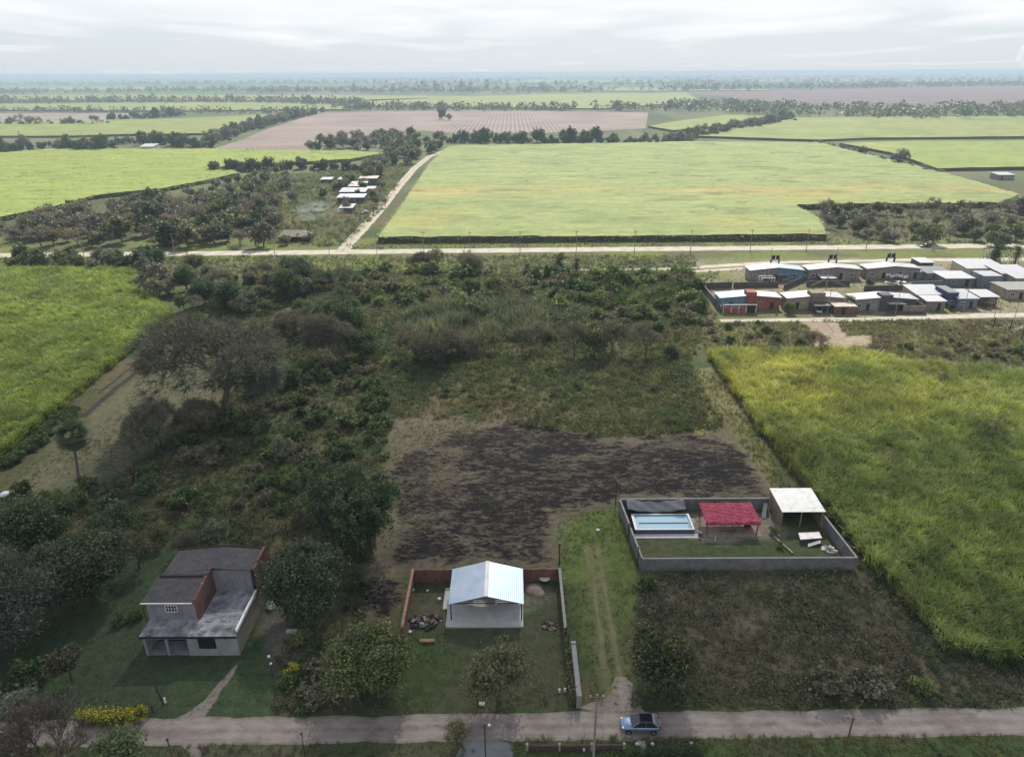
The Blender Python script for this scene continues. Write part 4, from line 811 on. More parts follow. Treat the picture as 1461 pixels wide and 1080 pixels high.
# ---- shrubs
SH = {'green_shrub': 'green shrub in the tangled scrub left of the burnt plot', 'brown_shrub': 'dry brown shrub in the tangled scrub left of the burnt plot'}
grove(['green_shrub', 'green_shrub', 'brown_shrub'], [(215, 660), (330, 580), (430, 520), (540, 520), (555, 600), (545, 700), (440, 700), (400, 740), (250, 740), (190, 700)], 110, (.5, 1.5), SH, 'shrubs left of the burnt plot', 'shrub', seed=31)
SH = {k: a + ' shrub in the scrub just before the main road' for k, a in (('green_shrub', 'green'), ('brown_shrub', 'brown'), ('yellow_shrub', 'yellowish'))}
grove(['green_shrub', 'green_shrub', 'brown_shrub', 'yellow_shrub'], [(440, 388), (990, 390), (1000, 470), (860, 480), (560, 445), (480, 420)], 190, (.7, 2.1), SH, 'shrubs before the main road', 'shrub', seed=32, mind=.36)
SH = {'green_shrub': 'green shrub on the rough ground behind the burnt plot', 'brown_shrub': 'brown shrub on the rough ground behind the burnt plot'}
grove(['brown_shrub', 'green_shrub'], [(560, 525), (985, 525), (1010, 590), (850, 600), (560, 585)], 26, (.35, .8), SH, 'shrubs behind the burnt plot', 'shrub', seed=33)
SH = {'green_shrub': 'green shrub on the waste ground south of the village street', 'brown_shrub': 'brown shrub on the waste ground south of the village street'}
grove(['brown_shrub', 'green_shrub', 'brown_shrub'], [(990, 462), (1135, 462), (1150, 500), (1000, 505)], 22, (.4, .9), SH, 'shrubs south of the village street', 'shrub', seed=34)
grove(['brown_shrub', 'green_shrub'], [(1255, 490), (1461, 485), (1560, 485), (1560, 515), (1340, 515)], 30, (.4, .9), SH, 'shrubs south of the village street', 'shrub', seed=35)
SH = {'green_shrub': 'grey-green shrub in the hedge below the left cane edge', 'brown_shrub': 'dry shrub in the hedge below the left cane edge'}
grove(['green_shrub'], [(0, 668), (40, 635), (100, 585), (108, 592), (60, 635), (10, 668)], 26, (.6, .95), SH, 'hedge under the left cane', 'shrub', seed=36, mind=.35)
SH = {'green_shrub': 'green shrub beside the path up to the brick house', 'brown_shrub': 'brown shrub beside the path up to the brick house'}
grove(['green_shrub', 'brown_shrub'], [(395, 1015), (455, 1015), (470, 930), (425, 900), (400, 940)], 14, (.35, .75), SH, 'shrubs beside the house path', 'shrub', seed=37)
# ---- distant tree lines that read as one mass
def treeline(label, px, gap, hh, seed, width=12, cols=None, poplar=False, group=None):
    r = np.random.default_rng(seed); P = np.array(GP(px)); seg = np.linalg.norm(np.diff(P, axis=0), axis=1); s = np.concatenate(([0], seg.cumsum())); n = int(s[-1] / gap * 3.2); q = np.sort(r.uniform(0, s[-1], n))
    keep = fbm(q, q * 0, s[-1] / 9, seed) > .26; q = q[keep] if keep.sum() > 10 else q; n = len(q)
    x = np.interp(q, s, P[:, 0]) + r.normal(0, width, n); y = np.interp(q, s, P[:, 1]) + r.normal(0, width * 1.5, n); h = r.uniform(hh[0] * .4, hh[1], n); w = h * (.22 if poplar else r.uniform(.4, .75, n)); per = 20
    d = r.normal(size=(n, per, 3)); d /= np.linalg.norm(d, axis=2)[..., None]; d *= r.uniform(.4, 1, (n, per, 1))
    c = np.stack((x[:, None] + d[..., 0] * w[:, None], y[:, None] + d[..., 1] * w[:, None], h[:, None] * (.52 + .46 * d[..., 2])), -1).reshape(-1, 3)
    sz = np.repeat(h * (.16 if not poplar else .1), per) * r.uniform(.6, 1.3, n * per); V, Q = leafcards(c, sz, r, .8); V[:, 2] = np.maximum(V[:, 2], 0)
    cc = np.array(cols or [(.035, .05, .028), (.055, .068, .036), (.075, .07, .05)])[r.integers(0, 3, n)]; col = np.repeat(np.repeat(cc, per, 0) * r.uniform(.75, 1.3, (n * per, 1)), 4, 0)
    return tag(link('distant_treeline', npmesh('distant_treeline', V, Q, col, 'leaves')), label, 'tree line', group, 'stuff')
treeline('dark tree line along the back of the large ploughed field', [(480, 156.5), (560, 157), (660, 158), (740, 157.5), (812, 158)], 7, (9, 17), 501)
treeline('blue-green tree line below the brown ploughed land at the upper right', [(862, 158), (920, 157), (980, 157), (1060, 160), (1120, 164), (1170, 167), (1300, 167), (1461, 165), (1650, 164)], 7, (9, 19), 502, 22)
treeline('second tree line behind the one under the brown ploughed land', [(960, 150), (1040, 152), (1130, 157), (1300, 159), (1461, 158), (1650, 157)], 9, (9, 18), 512, 25)
treeline('tree line above the narrow crop strip on the left', [(-100, 147), (60, 148), (150, 147), (330, 147), (420, 148), (520, 151)], 8, (10, 20), 503, 20)
treeline('low dark tree line along the back of the left ploughed land', [(-60, 161), (80, 160), (130, 161)], 14, (7, 13), 504, 8)
treeline('sparse tree line behind the left ploughed strip', [(130, 161), (210, 161), (330, 163), (450, 159.5)], 13, (7, 14), 505, 8)
treeline('tall spaced poplars and trees near the middle of the horizon', [(470, 131), (600, 131), (740, 131), (830, 131)], 60, (24, 46), 506, 40, poplar=True)
treeline('wooded belt around the tall poplars', [(350, 131), (480, 132), (640, 132), (800, 131), (880, 130)], 11, (12, 24), 507, 60)
treeline('wooded belt before the horizon on the left', [(-100, 133), (40, 134), (200, 132), (340, 130)], 12, (12, 24), 508, 50)
treeline('tree line on the far edge of the brown ploughed land', [(960, 130), (1060, 127), (1200, 126), (1330, 124), (1461, 122), (1650, 120)], 11, (12, 26), 509, 60)
for i, (x0, x1, yy) in enumerate([(-100, 700, 121), (600, 1100, 122), (1000, 1650, 117.5), (-100, 500, 114.5), (450, 1000, 114), (900, 1650, 111), (-100, 800, 110), (600, 1650, 107), (-150, 900, 107.5), (-150, 1700, 105), (-200, 1700, 106.2), (-200, 1700, 108.5), (-200, 1700, 112.5)]):
    sl = -.0052; ys = [yy - (x - (x0 + x1) / 2) * .0052 for x in (x0, (x0 + x1) / 2, x1)]
    treeline('hazy blue woodland belt near the horizon', [(x0, ys[0]), ((x0 + x1) / 2, ys[1]), (x1, ys[2])], 22 + i * 4, (14, 30), 520 + i, 130 + i * 30, group='woodland belts near the horizon')
# ================================================================== UNDERGROWTH (uncountable ground cover)
TUFT = [blades(9, .62, .2, .5, .09, 600 + i, 2) for i in range(5)]
WEED = [weed(16, .55, .62, .16, 620 + i) for i in range(5)]
REED = [blades(16, 3.2, .55, 1.7, .2, 640 + i, 3) for i in range(5)]
EXC = [[(-43.6, 63.6), (-31.6, 63.6), (-31.6, 75.4), (-43.6, 75.4)], [(-8.5, 67.9), (1.4, 67.9), (1.4, 75.6), (-8.5, 75.6)], [(17.9, 86.5), (40.2, 86.5), (40.2, 91.8), (17.9, 91.8)], [(40, 88.5), (46.5, 88.5), (46.5, 94.2), (40, 94.2)],
       [(-130, 51.7), (130, 52.6), (130, 55.5), (-130, 54.6)], GP([(1140, 459), (1195, 459), (1205, 480), (1243, 478), (1246, 492), (1200, 500), (1160, 497), (1165, 475)]), [(-300, 259.5), (0, 266.6), (300, 272), (300, 279), (0, 274), (-300, 268)],
       [(9.9, 55), (11.0, 55), (11.2, 85), (10.2, 85)], [(11.5, 55), (12.6, 55), (12.8, 85), (11.8, 85)], GP([(690, 1050), (735, 1050), (720, 1090), (665, 1090)]), GP([(1020, 461), (1480, 452), (1480, 446), (1020, 453)])]
def cover(name, label, cat, temps, zones, seed, mat='grass_blades'):
    xs, ys, ss, cs = [], [], [], []
    for i, (px, dens, (s0, s1), cols, wl, thr) in enumerate(zones):
        poly = GP(px); x, y = sample(poly, dens, seed + i); k = inframe(x, y)
        for e in EXC: k &= ~inside(x, y, e)
        x, y = x[k], y[k]; n = fbm(x, y, wl, seed + 40 + i, 4); k = n > thr; x, y, n = x[k], y[k], n[k]
        xs.append(x); ys.append(y); ss.append((s0 + (s1 - s0) * np.clip((n - thr) / .4, 0, 1)) * np.random.default_rng(seed + i).uniform(.7, 1.3, len(x))); cs.append(pal(x, y, cols, wl * 1.3, seed + 60 + i, .25))
    x, y, s, c = map(np.concatenate, (xs, ys, ss, cs)); return scatter(name, mat, temps, x, y, 0., s, s, c, label, cat, seed)
GS = [(.040, .066, .024), (.055, .082, .028), (.07, .095, .034), (.085, .09, .04)]
BS = [(.075, .062, .04), (.10, .082, .052), (.065, .066, .034), (.125, .105, .066)]
MS = [(.055, .07, .03), (.08, .078, .042), (.045, .068, .027), (.10, .088, .055), (.06, .08, .032)]
YS = [(.12, .125, .04), (.09, .105, .036), (.16, .15, .05), (.075, .09, .035)]
DS = [(.15, .13, .082), (.12, .10, .066), (.18, .155, .10)]
SCRUB_L = [(190, 665), (330, 560), (400, 500), (545, 500), (555, 600), (540, 720), (520, 890), (400, 800), (250, 780), (150, 740), (130, 700)]
MID = [(260, 450), (360, 400), (450, 388), (990, 390), (1000, 470), (985, 530), (1035, 610), (930, 622), (850, 622), (700, 600), (556, 596), (545, 520), (430, 520)]
RIGHTW = [(905, 835), (960, 818), (1225, 815), (1290, 850), (1345, 940), (1461, 960), (1520, 1008), (905, 1008)]
cover('weeds', 'tangled brown and green weeds covering the idle plots', 'weeds', WEED, [
    (SCRUB_L, .95, (.6, 1.5), MS, 7, .18), (MID, .8, (.7, 1.8), MS, 9, .22), (RIGHTW, 2.6, (.45, 1.15), [(.085, .077, .054), (.118, .103, .072), (.065, .072, .044), (.10, .094, .062), (.056, .065, .038)], 6, .12),
    ([(250, 305), (345, 255), (520, 240), (590, 232), (545, 300), (490, 352), (390, 352), (300, 310)], .3, (.8, 2.0), MS + YS, 9, .25), ([(985, 460), (1600, 455), (1600, 545), (1340, 512), (1010, 508)], .8, (.5, 1.3), BS + YS, 8, .3),
    ([(-50, 368), (990, 366), (990, 392), (440, 392), (250, 396), (-50, 390)], .3, (.6, 1.5), GS + YS, 9, .22), ([(1180, 350), (1600, 350), (1600, 298), (1170, 300)], .2, (.8, 1.6), MS, 9, .25),
    ([(395, 1015), (470, 1018), (600, 1010), (560, 890), (420, 880)], 1.6, (.35, .9), MS, 5, .3), ([(980, 388), (1030, 388), (1000, 420), (1025, 455), (985, 455)], .5, (.6, 1.3), GS, 6, .2),
    ([(0, 705), (190, 690), (225, 760), (180, 800), (0, 800)], 1.2, (.5, 1.2), GS, 5, .2), ([(-40, 1000), (70, 990), (120, 1040), (230, 1040), (130, 1085), (-40, 1085)], 2.2, (.35, .9), GS, 4, .25)], 701)
cover('rough_grass', 'rough uncut grass between the weeds and along the road verges', 'grass', TUFT, [
    (SCRUB_L, .8, (.8, 1.7), GS + BS, 6, .25), (MID, 1.3, (.8, 1.9), GS + YS, 8, .25), (RIGHTW, 2.0, (.6, 1.3), BS + GS, 5, .3),
    ([(905, 978), (1180, 980), (1400, 990), (1461, 1008), (895, 1012)], 6, (.4, .9), GS, 3, .3), ([(705, 1052), (1700, 1044), (1700, 1110), (705, 1110)], 5, (.4, .9), GS + YS[:2], 3, .25), ([(150, 1064), (690, 1058), (690, 1110), (150, 1110)], 4, (.35, .8), BS + GS, 3, .35),
    ([(797, 735), (885, 725), (905, 800), (915, 860), (905, 1005), (845, 1005), (828, 905), (808, 890), (795, 800)], 4, (.3, .7), [(.085, .115, .03), (.11, .14, .036), (.07, .10, .028)], 3, .3),
    ([(575, 812), (800, 808), (815, 1012), (440, 1015), (590, 900)], 3, (.25, .6), GS, 3, .42), ([(-60, 1000), (60, 905), (160, 800), (240, 775), (400, 800), (405, 1000), (280, 1030)], 2.5, (.2, .45), [(.045, .078, .024), (.055, .09, .028)], 3, .35),
    ([(985, 530), (1010, 522), (1055, 580), (1125, 690), (1200, 760), (1180, 770), (1105, 700), (1040, 610)], 2, (.6, 1.2), YS, 5, .3), ([(860, 598), (985, 575), (1030, 600), (1010, 616), (925, 620)], 2.5, (.6, 1.2), YS, 4, .25),
    ([(1225, 812), (1290, 850), (1350, 940), (1461, 960), (1461, 940), (1370, 915), (1240, 790)], 3, (.9, 1.8), GS, 4, .2), ([(985, 460), (1600, 455), (1600, 545), (1340, 512), (1010, 508)], 1.5, (.7, 1.5), YS + BS, 8, .3),
    ([(-50, 366), (990, 364), (1000, 385), (440, 390), (-50, 388)], .5, (.8, 1.7), YS + GS, 9, .25), ([(490, 350), (540, 346), (1180, 346), (1400, 350), (1400, 352), (500, 357)], .5, (.8, 1.6), YS + GS, 9, .3),
    ([(150, 600), (262, 468), (345, 470), (330, 560), (215, 655), (60, 690), (0, 720), (0, 690)], 1.6, (.4, .9), [(.10, .10, .055), (.13, .12, .075), (.075, .09, .04)], 6, .34), ([(1030, 452), (1000, 385), (1500, 375), (1500, 448)], .35, (.6, 1.2), YS + GS, 8, .4)], 702)
cover('dry_grass', 'straw-coloured dry grass left standing on the burnt plot', 'grass', TUFT, [
    ([(556, 600), (640, 594), (700, 602), (660, 690), (640, 730), (570, 800), (520, 890), (560, 700)], 2.2, (.35, .8), DS, 4, .36), ([(640, 640), (1110, 640), (1112, 712), (885, 715), (797, 738), (795, 806), (580, 806), (600, 700)], .8, (.3, .7), DS, 3, .52)], 703)
cover('tall_reeds', 'tall grey-green reeds behind the row of bare trees', 'reeds', REED, [
    ([(560, 475), (600, 440), (700, 436), (830, 446), (850, 480), (760, 492), (650, 490)], .42, (.7, 1.4), [(.11, .125, .085), (.16, .17, .115), (.08, .095, .062), (.21, .21, .15)], 7, .25)], 704, 'cane_leaves')
cover('green_reeds', 'fresh green reed patch near the village fence', 'reeds', REED, [([(862, 420), (905, 408), (960, 418), (955, 440), (880, 440)], .5, (.5, .8), [(.06, .10, .026), (.08, .13, .032)], 8, .15)], 705, 'cane_leaves')
# ================================================================== BUILDINGS AND THINGS NEAR THE CAMERA
pbr('render_grey', (.22, .225, .245), .9, .2, .9, stain=(.14, .14, .145)); pbr('render_pale', (.27, .295, .295), .88, .15, .9, stain=(.2, .2, .2)); pbr('render_cream', (.25, .23, .19), .88, .18, .9)
pbr('white_paint', (.72, .72, .70), .7, .08); pbr('dark_frame', (.03, .03, .032), .6, .2); pbr('glass_dark', (.018, .02, .024), .12, .1, spec=.6, bump=0)
pbr('terrace', (.27, .27, .285), .88, .6, .55, stain=(.045, .045, .048)); pbr('felt_roof', (.052, .05, .056), .85, .25, .8, stain=(.095, .08, .072)); pbr('concrete', (.25, .245, .24), .9, .2, 1.2, stain=(.16, .155, .15)); pbr('pale_concrete', (.45, .44, .43), .88, .15, 1.2)
brickmat('orange_brick', (.19, .09, .06), (.15, .075, .055), (.18, .155, .14), .28, .11, .012, stain=(.12, .07, .05)); brickmat('red_brick', (.20, .085, .055), (.155, .07, .05), (.19, .16, .14), .28, .11, .012, stain=(.09, .065, .05))
brickmat('garden_brick', (.10, .06, .05), (.075, .05, .045), (.1, .085, .08), .28, .11, .012, stain=(.05, .045, .04)); brickmat('grey_block', (.215, .21, .215), (.175, .172, .178), (.13, .128, .13), .42, .21, .02, stain=(.12, .118, .12)); brickmat('tan_block', (.28, .22, .165), (.235, .185, .14), (.2, .17, .14), .42, .21, .02, stain=(.17, .14, .11))
sheetmetal('zinc', (.40, .47, .55), .42, .6, .25, 0, .08, spec=.6); sheetmetal('white_sheet', (.56, .56, .55), .45, .1, .3, 0, .1, rust=(.36, .32, .27)); sheetmetal('old_zinc', (.34, .33, .34), .45, .5, .3, 0, .2, rust=(.22, .15, .11)); sheetmetal('lilac_zinc', (.55, .56, .62), .35, .6, .25, 1, .1)
pbr('timber', (.13, .085, .055), .8, .25, 3); pbr('pale_timber', (.30, .235, .16), .8, .25, 3); pbr('steel_dark', (.05, .05, .055), .5, .2, metal=.4); pbr('black_plastic', (.018, .018, .022), .45, .2)
pbr('red_cloth', (.25, .027, .055), .88, .35, .9, stain=(.34, .11, .14)); pbr('tarp_grey', (.10, .105, .115), .6, .25, .8); pbr('pool_blue', (.16, .42, .58), .25, .08, bump=0); pbr('pool_wall', (.10, .09, .13), .6, .2); pbr('plastic_white', (.55, .57, .59), .45, .08)
pbr('dark_wood', (.03, .025, .022), .9, .3); pbr('earth_pink', (.26, .19, .16), .95, .25, 2, bump=.5); pbr('plank_orange', (.27, .15, .105), .8, .25)
m_, t_, o_ = newmat('water'); v_ = t_.obj(); principled(t_, o_, (.30, .46, .56), .08, .5, 0, t_.bump(t_.noise(v_, 2.2, 3), .08, .05)); MAT['water'] = m_
def window(parent, x0, x1, y, z0, z1, frame='white_paint', pane='glass_dark', nx=2, nz=1, name='window', grille=False):
    """a window in a wall that faces -Y at y: proud frame, pane behind it"""
    f = MB(); w = .07; f.box(x0, x1, y - .06, y - .003, z0, z0 + w).box(x0, x1, y - .06, y - .003, z1 - w, z1).box(x0, x0 + w, y - .06, y - .003, z0 + w, z1 - w).box(x1 - w, x1, y - .06, y - .003, z0 + w, z1 - w)
    for i in range(1, nx): xx = x0 + (x1 - x0) * i / nx; f.box(xx - .025, xx + .025, y - .05, y - .004, z0 + w, z1 - w)
    for i in range(1, nz): zz = z0 + (z1 - z0) * i / nz; f.box(x0 + w, x1 - w, y - .045, y - .005, zz - .02, zz + .02)
    o = MB().box(x0 + w, x1 - w, y - .025, y - .006, z0 + w, z1 - w).build(name, pane, parent); f.build('frame', frame, o); return o
# ---- two-storey brick house
X0, X1, Y0 = -43.3, -32.3, 63.7
hs = empty('brick_house', (0, 0, 0), 0, 'half-finished two-storey house with grey rendered front, orange brick side and dark roofs', 'house')
g = MB(); g.box(-38.2, X1, Y0, Y0 + .25, 0, 1.0).box(-38.2, -36.95, Y0, Y0 + .25, 1.0, 2.75).box(-34.85, X1, Y0, Y0 + .25, 1.0, 2.75).box(-38.2, X1, Y0, Y0 + .25, 2.75, 2.95)
g.box(-38.2, -37.95, Y0 + .25, 66, 0, 2.95); g.box(X0, -38.2, 66.6, 66.85, 0, 2.95); g.box(X0, -38.2, Y0, Y0 + .25, 2.5, 2.95)
g.build('front_wall', 'render_pale', hs)
g = MB(); g.box(X1 - .25, X1, Y0 + .25, 75.3, 0, 2.95).box(X0, X0 + .25, 66.25, 75.3, 0, 2.95).box(X0 + .25, X1 - .25, 75.05, 75.3, 0, 6.2); g.build('side_wall', 'render_cream', hs)
MB().box(X0, X0 + .22, Y0 + .25, 66, 0, 2.5).build('porch_wall', 'render_pale', hs)
MB().box(X0 + .22, -38.2, Y0 + .1, 66, -.05, .12).build('porch_floor', 'render_grey', hs)
for xx in (X0, -40.75): MB().box(xx, xx + .25, Y0, Y0 + .25, 0, 2.5).build('pillar', 'render_pale', hs)
MB().box(-42.2, -40.9, 66.5, 66.59, .12, 2.2).build('door', 'render_grey', hs)
window(hs, -36.95, -34.85, Y0 + .12, 1.0, 2.75, 'dark_frame', 'glass_dark', 5, 1)
g = MB(); g.box(X0 - .15, X1 + .1, Y0 - .35, 66.1, 2.95, 3.2).box(-37.4, X1 + .1, 66.1, 71.2, 2.95, 3.2); te = g.build('terrace', 'terrace', hs); MB().box(X0 - .2, X1 + .15, Y0 - .4, Y0 - .352, 2.93, 3.24).build('fascia', 'dark_wood', te)
g = MB(); g.box(X1 - .18, X1 + .1, 64.1, 71.2, 3.2, 3.55); g.build('parapet', 'white_paint', hs)
rb = random.Random(3)
for i in range(26):
    a, b, c = rb.uniform(X0, -33.5), rb.uniform(Y0 - .1, 65.9), rb.uniform(.05, .22)
    MB().box(a, a + c * rb.uniform(1, 3), b, b + c * rb.uniform(1, 2.5), 3.2, 3.2 + c * .6).build('loose_stone', 'concrete', te)
g = MB(); g.box(X0 - .1, -37.7, 66.1, 66.35, 3.2, 6.0).box(X0 - .1, X0 + .15, 66.35, 75.3, 2.95, 6.1); g.build('upper_wall', 'render_grey', hs)
window(hs, -41.2, -39.8, 66.1, 4.45, 5.45, 'white_paint', 'glass_dark', 4, 2)
g = MB(); n = 11
for i in range(n):
    a = 66.1 + 5.1 * i / n; b = 66.1 + 5.1 * (i + 1) / n; g.box(-37.7, -37.42, a, b, 3.2, 6.25 + .75 * i / n + rb.uniform(-.05, .12))
g.build('brick_wall', 'orange_brick', hs)
r1 = MB().slab([(X0 - .45, 65.75, 6.08), (-37.72, 65.75, 6.08), (-37.72, 69.85, 6.6), (X0 - .2, 69.85, 6.6)], .09).build('roof', 'felt_roof', hs); MB().box(X0 - .5, -37.73, 65.66, 65.745, 5.95, 6.1).build('gutter', 'white_paint', r1); MB().tube([(X0 - .4, 65.85, 6), (X0 - .4, 65.9, 3.2)], .05, 6).build('downpipe', 'steel_dark', r1)
MB().box(X0 + .1, -37.72, 69.75, 69.95, 6.02, 6.78).build('roof_ledge', 'dark_wood', hs)
g = MB(); g.box(-37.42, X1 + .02, 71.2, 71.45, 3.2, 6.42); g.build('upper_wall', 'render_grey', hs, smooth=False)
g = MB(); g.box(X1 - .02, X1 + .28, 71.2, 75.3, 2.95, 6.75).box(X1 - .02, X1 + .28, 72.5, 75.3, 6.75, 6.95); g.build('brick_wall', 'orange_brick', hs)
MB().box(X1 - .3, X1 - .03, 71.02, 71.195, 3.2, 6.6).build('pilaster', 'dark_wood', hs)
g = MB(); g.slab([(X0 - .05, 69.96, 6.3), (-37.25, 69.96, 6.95), (-37.25, 75.5, 6.95), (X0 - .05, 75.5, 6.3)], .1); g.slab([(-37.25, 71.0, 6.95), (X1 - .03, 71.0, 6.5), (X1 - .03, 75.5, 6.5), (-37.25, 75.5, 6.95)], .1); g.slab([(-37.6, 69.97, 6.9), (-37.25, 69.97, 6.951), (-37.25, 71, 6.951), (-37.6, 71, 6.9)], .08)
r2 = g.build('roof', 'felt_roof', hs); g = MB(); g.slab([(X0 - .1, 75.45, 6.42), (-37.25, 75.45, 7.07), (-37.25, 75.6, 7.07), (X0 - .1, 75.6, 6.42)], .2); g.slab([(-37.25, 75.45, 7.07), (X1 + .3, 75.45, 6.6), (X1 + .3, 75.6, 6.6), (-37.25, 75.6, 7.07)], .2); g.build('ridge_cap', 'dark_wood', r2)
# things round the house
tag(MB().box(-31.6, -30.6, 71.6, 72.3, 0, .75).ball((-31.0, 71.5, .35), .42, 8, 6, .8).build('sack_pile', 'plastic_white'), 'white sacks heaped against the right wall of the brick house', 'sacks')
tag(MB().box(-27.9, -26.6, 67.2, 67.7, 0, .25).box(-27.7, -27.2, 67.1, 67.4, .25, .42).build('broken_block', 'pale_concrete'), 'pale broken block on the bare ground right of the brick house', 'block')
def post(name, px, py, h, rad, mat, label, cat, lean=(0, 0), head=None, heads='plastic_white', extra=None):
    x, y = G(px, py); o = empty(name, (x, y, 0), 0, label, cat); MB().tube([(0, 0, -.1), (lean[0], lean[1], h)], [rad, rad * .75], 8).build('pole', mat, o)
    if head == 'globes': MB().ball((0, 0, h + .1), .17).build('lamp_globe', heads, o); MB().ball((.12, -.1, h * .72), .15).build('lamp_globe', heads, o)
    if head == 'lamp': MB().tube([(0, 0, h - .1), (.35, -.2, h + .1)], .03, 6).build('arm', mat, o); MB().ball((.45, -.25, h + .08), .16, 8, 6, .6).build('lamp_head', heads, o)
    if head == 'cross': MB().box(-.7, .7, -.06, .06, h - .45, h - .32).build('crossarm', 'timber', o); [MB().tube([(xx, 0, h - .32), (xx, 0, h - .12)], .05, 6).build('insulator', heads, o) for xx in (-.6, 0, .6)]
    if head == 'cap': MB().box(-.12, .12, -.1, .1, h - .02, h + .12).build('cap', 'steel_dark', o)
    return o
post('lamp_post', 389, 966, 3.0, .04, 'steel_dark', 'thin garden lamp post with two white globes beside the path', 'lamp post', head='globes')
post('street_lamp', 693, 1090, 5.6, .07, 'steel_dark', 'dark street lamp with a small white head beside the concrete paving', 'street lamp', head='lamp')
post('utility_pole', 846, 1093, 9.6, .13, 'concrete', 'pale concrete utility pole in front of the gravel drive', 'utility pole', head='cross')
post('wooden_pole', 1202, 1084, 5.6, .1, 'timber', 'dark wooden pole on the grass verge far right of the car', 'pole', head='cap')
post('wooden_pole', 249, 1092, 3.6, .09, 'timber', 'dark wooden pole by the side path at the bottom left', 'pole', head='cap')
post('wooden_pole', 437, 1088, 4.0, .05, 'steel_dark', 'thin dark pole on the verge below the bushy olive tree', 'pole', head='cap')
post('fence_post', 233, 1004, 2.7, .07, 'dark_wood', 'leaning dark post on the lawn beside the house path', 'post', (-.45, .1)); post('fence_post', 218, 1016, 1.2, .06, 'dark_wood', 'short dark post beside the yellow flowering bush', 'post')
post('whitewashed_stump', 236, 1002, .7, .13, 'white_paint', 'short white stump at the foot of the leaning post', 'stump')
post('fence_post', 682, 1006, 1.9, .07, 'dark_wood', 'dark post left of the thin-leaved tree before the carport', 'post'); tag(MB().box(*(lambda a: (a[0] - .3, a[0] + .35, a[1] - .2, a[1] + .15, 0, .3))(G(687, 1005))).build('pale_stone', 'pale_concrete', bevel=.06), 'pale stone at the foot of the dark post before the carport', 'stone')
for px, py, l in ((798, 987, 'leftmost thin stake with whitewashed foot by the vine fence'), (806, 986, 'thin stake with whitewashed foot nearest the vine fence'), (833, 1070, 'thin whitewashed stake left of the utility pole foot'), (860, 1069, 'thin whitewashed stake right of the utility pole foot')):
    o = post('garden_stake', px, py, 2.6, .035, 'pale_timber', l, 'stake'); MB().tube([(0, 0, 0), (0, 0, .45)], .13, 8).build('foot', 'white_paint', o)
# ---- carport
cp = empty('carport', (0, 0, 0), 0, 'open carport with a shiny blue-white metal gable roof on a concrete slab', 'carport')
MB().box(-8.4, 1.25, 68.0, 75.6, -.05, .22).box(-9.0, -8.4, 71.2, 75.2, -.05, .2).build('floor', 'pale_concrete', cp)
cr = MB().slab([(-8.0, 68.85, 2.95), (-3.35, 68.85, 4.2), (-3.35, 75.6, 4.2), (-8.0, 75.6, 2.95)], .05).slab([(-3.35, 68.85, 4.2), (1.3, 68.85, 2.95), (1.3, 75.6, 2.95), (-3.35, 75.6, 4.2)], .05).build('roof', 'zinc', cp)
MB().box(-3.6, -3.1, 68.83, 75.62, 4.17, 4.23).build('ridge_cap', 'white_sheet', cr)
for yy in (69.2, 75.2):
    MB().tube([(-7.8, yy, 2.8), (-3.35, yy, 4.0), (1.1, yy, 2.8)], .07, 6).tube([(-7.8, yy, 2.78), (1.1, yy, 2.78)], .06, 6).build('truss', 'steel_dark', cp)
for xx in (-7.75, -3.35, 1.05):
    for yy in (69.2, 72.2, 75.2):
        if xx == -3.35 and yy < 75: continue
        MB().tube([(xx, yy, .2), (xx, yy, 2.85)], .08, 8).build('post', 'steel_dark', cp)
MB().box(-7.7, 1.0, 75.25, 75.42, .22, 2.6).build('back_wall', 'red_brick', cp)
bq = empty('barbecue', (-2.6, 74.4, .22), 0, 'brick barbecue under the back of the carport', 'barbecue'); MB().box(-1.0, 1.0, -.4, .5, 0, .95).build('base', 'red_brick', bq); MB().box(-.6, .6, -.2, .5, .95, 2.3).build('chimney', 'red_brick', bq)
tb = empty('workbench', (-5.9, 73.4, .22), 0, 'pale workbench under the left side of the carport', 'bench'); MB().box(-.9, .9, -.4, .4, .74, .8).build('top', 'pale_timber', tb); [MB().box(a, a + .08, b, b + .08, 0, .74).build('leg', 'timber', tb) for a in (-.85, .75) for b in (-.35, .25)]
# ---- brick yard wall round the carport
bw = empty('boundary_wall', (0, 0, 0), 0, 'low orange-brown brick wall round three sides of the carport yard', 'wall')
MB().box(-13.5, -13.28, 66.0, 76.6, -.1, 2.0).build('wall', 'orange_brick', bw); MB().box(-13.5, 6.35, 76.6, 76.82, -.1, 2.0).build('wall', 'red_brick', bw); MB().box(6.13, 6.35, 65.8, 76.6, -.1, 2.0).build('wall', 'red_brick', bw)
MB().box(-13.56, -13.22, 65.95, 76.86, 2.0, 2.06).build('coping', 'plank_orange', bw); MB().box(6.07, 6.41, 65.75, 76.86, 2.0, 2.06).build('coping', 'concrete', bw); MB().box(-13.2, 6.05, 76.57, 76.86, 2.0, 2.05).build('coping', 'red_brick', bw)
for xx in (-9.6, 2.6): MB().box(xx, xx + .3, 76.45, 76.595, 0, 2.1).build('pier', 'red_brick', bw)
tag(MB().box(6.75, 7.3, 55.9, 63.4, -.1, 1.75).box(6.72, 7.33, 63.4, 63.75, -.1, 1.9).build('concrete_wall', 'concrete', bevel=.03), 'narrow grey concrete wall running from the road beside the grassy track', 'wall')
vf = empty('vine_fence', (0, 0, 0), 0, 'dark wire fence overgrown with vines beside the narrow concrete wall', 'fence')
for i in range(5): MB().tube([(6.35, 56 + i * 2.4, -.1), (6.35, 56 + i * 2.4, 2.3)], .07, 6).build('post', 'dark_wood', vf)
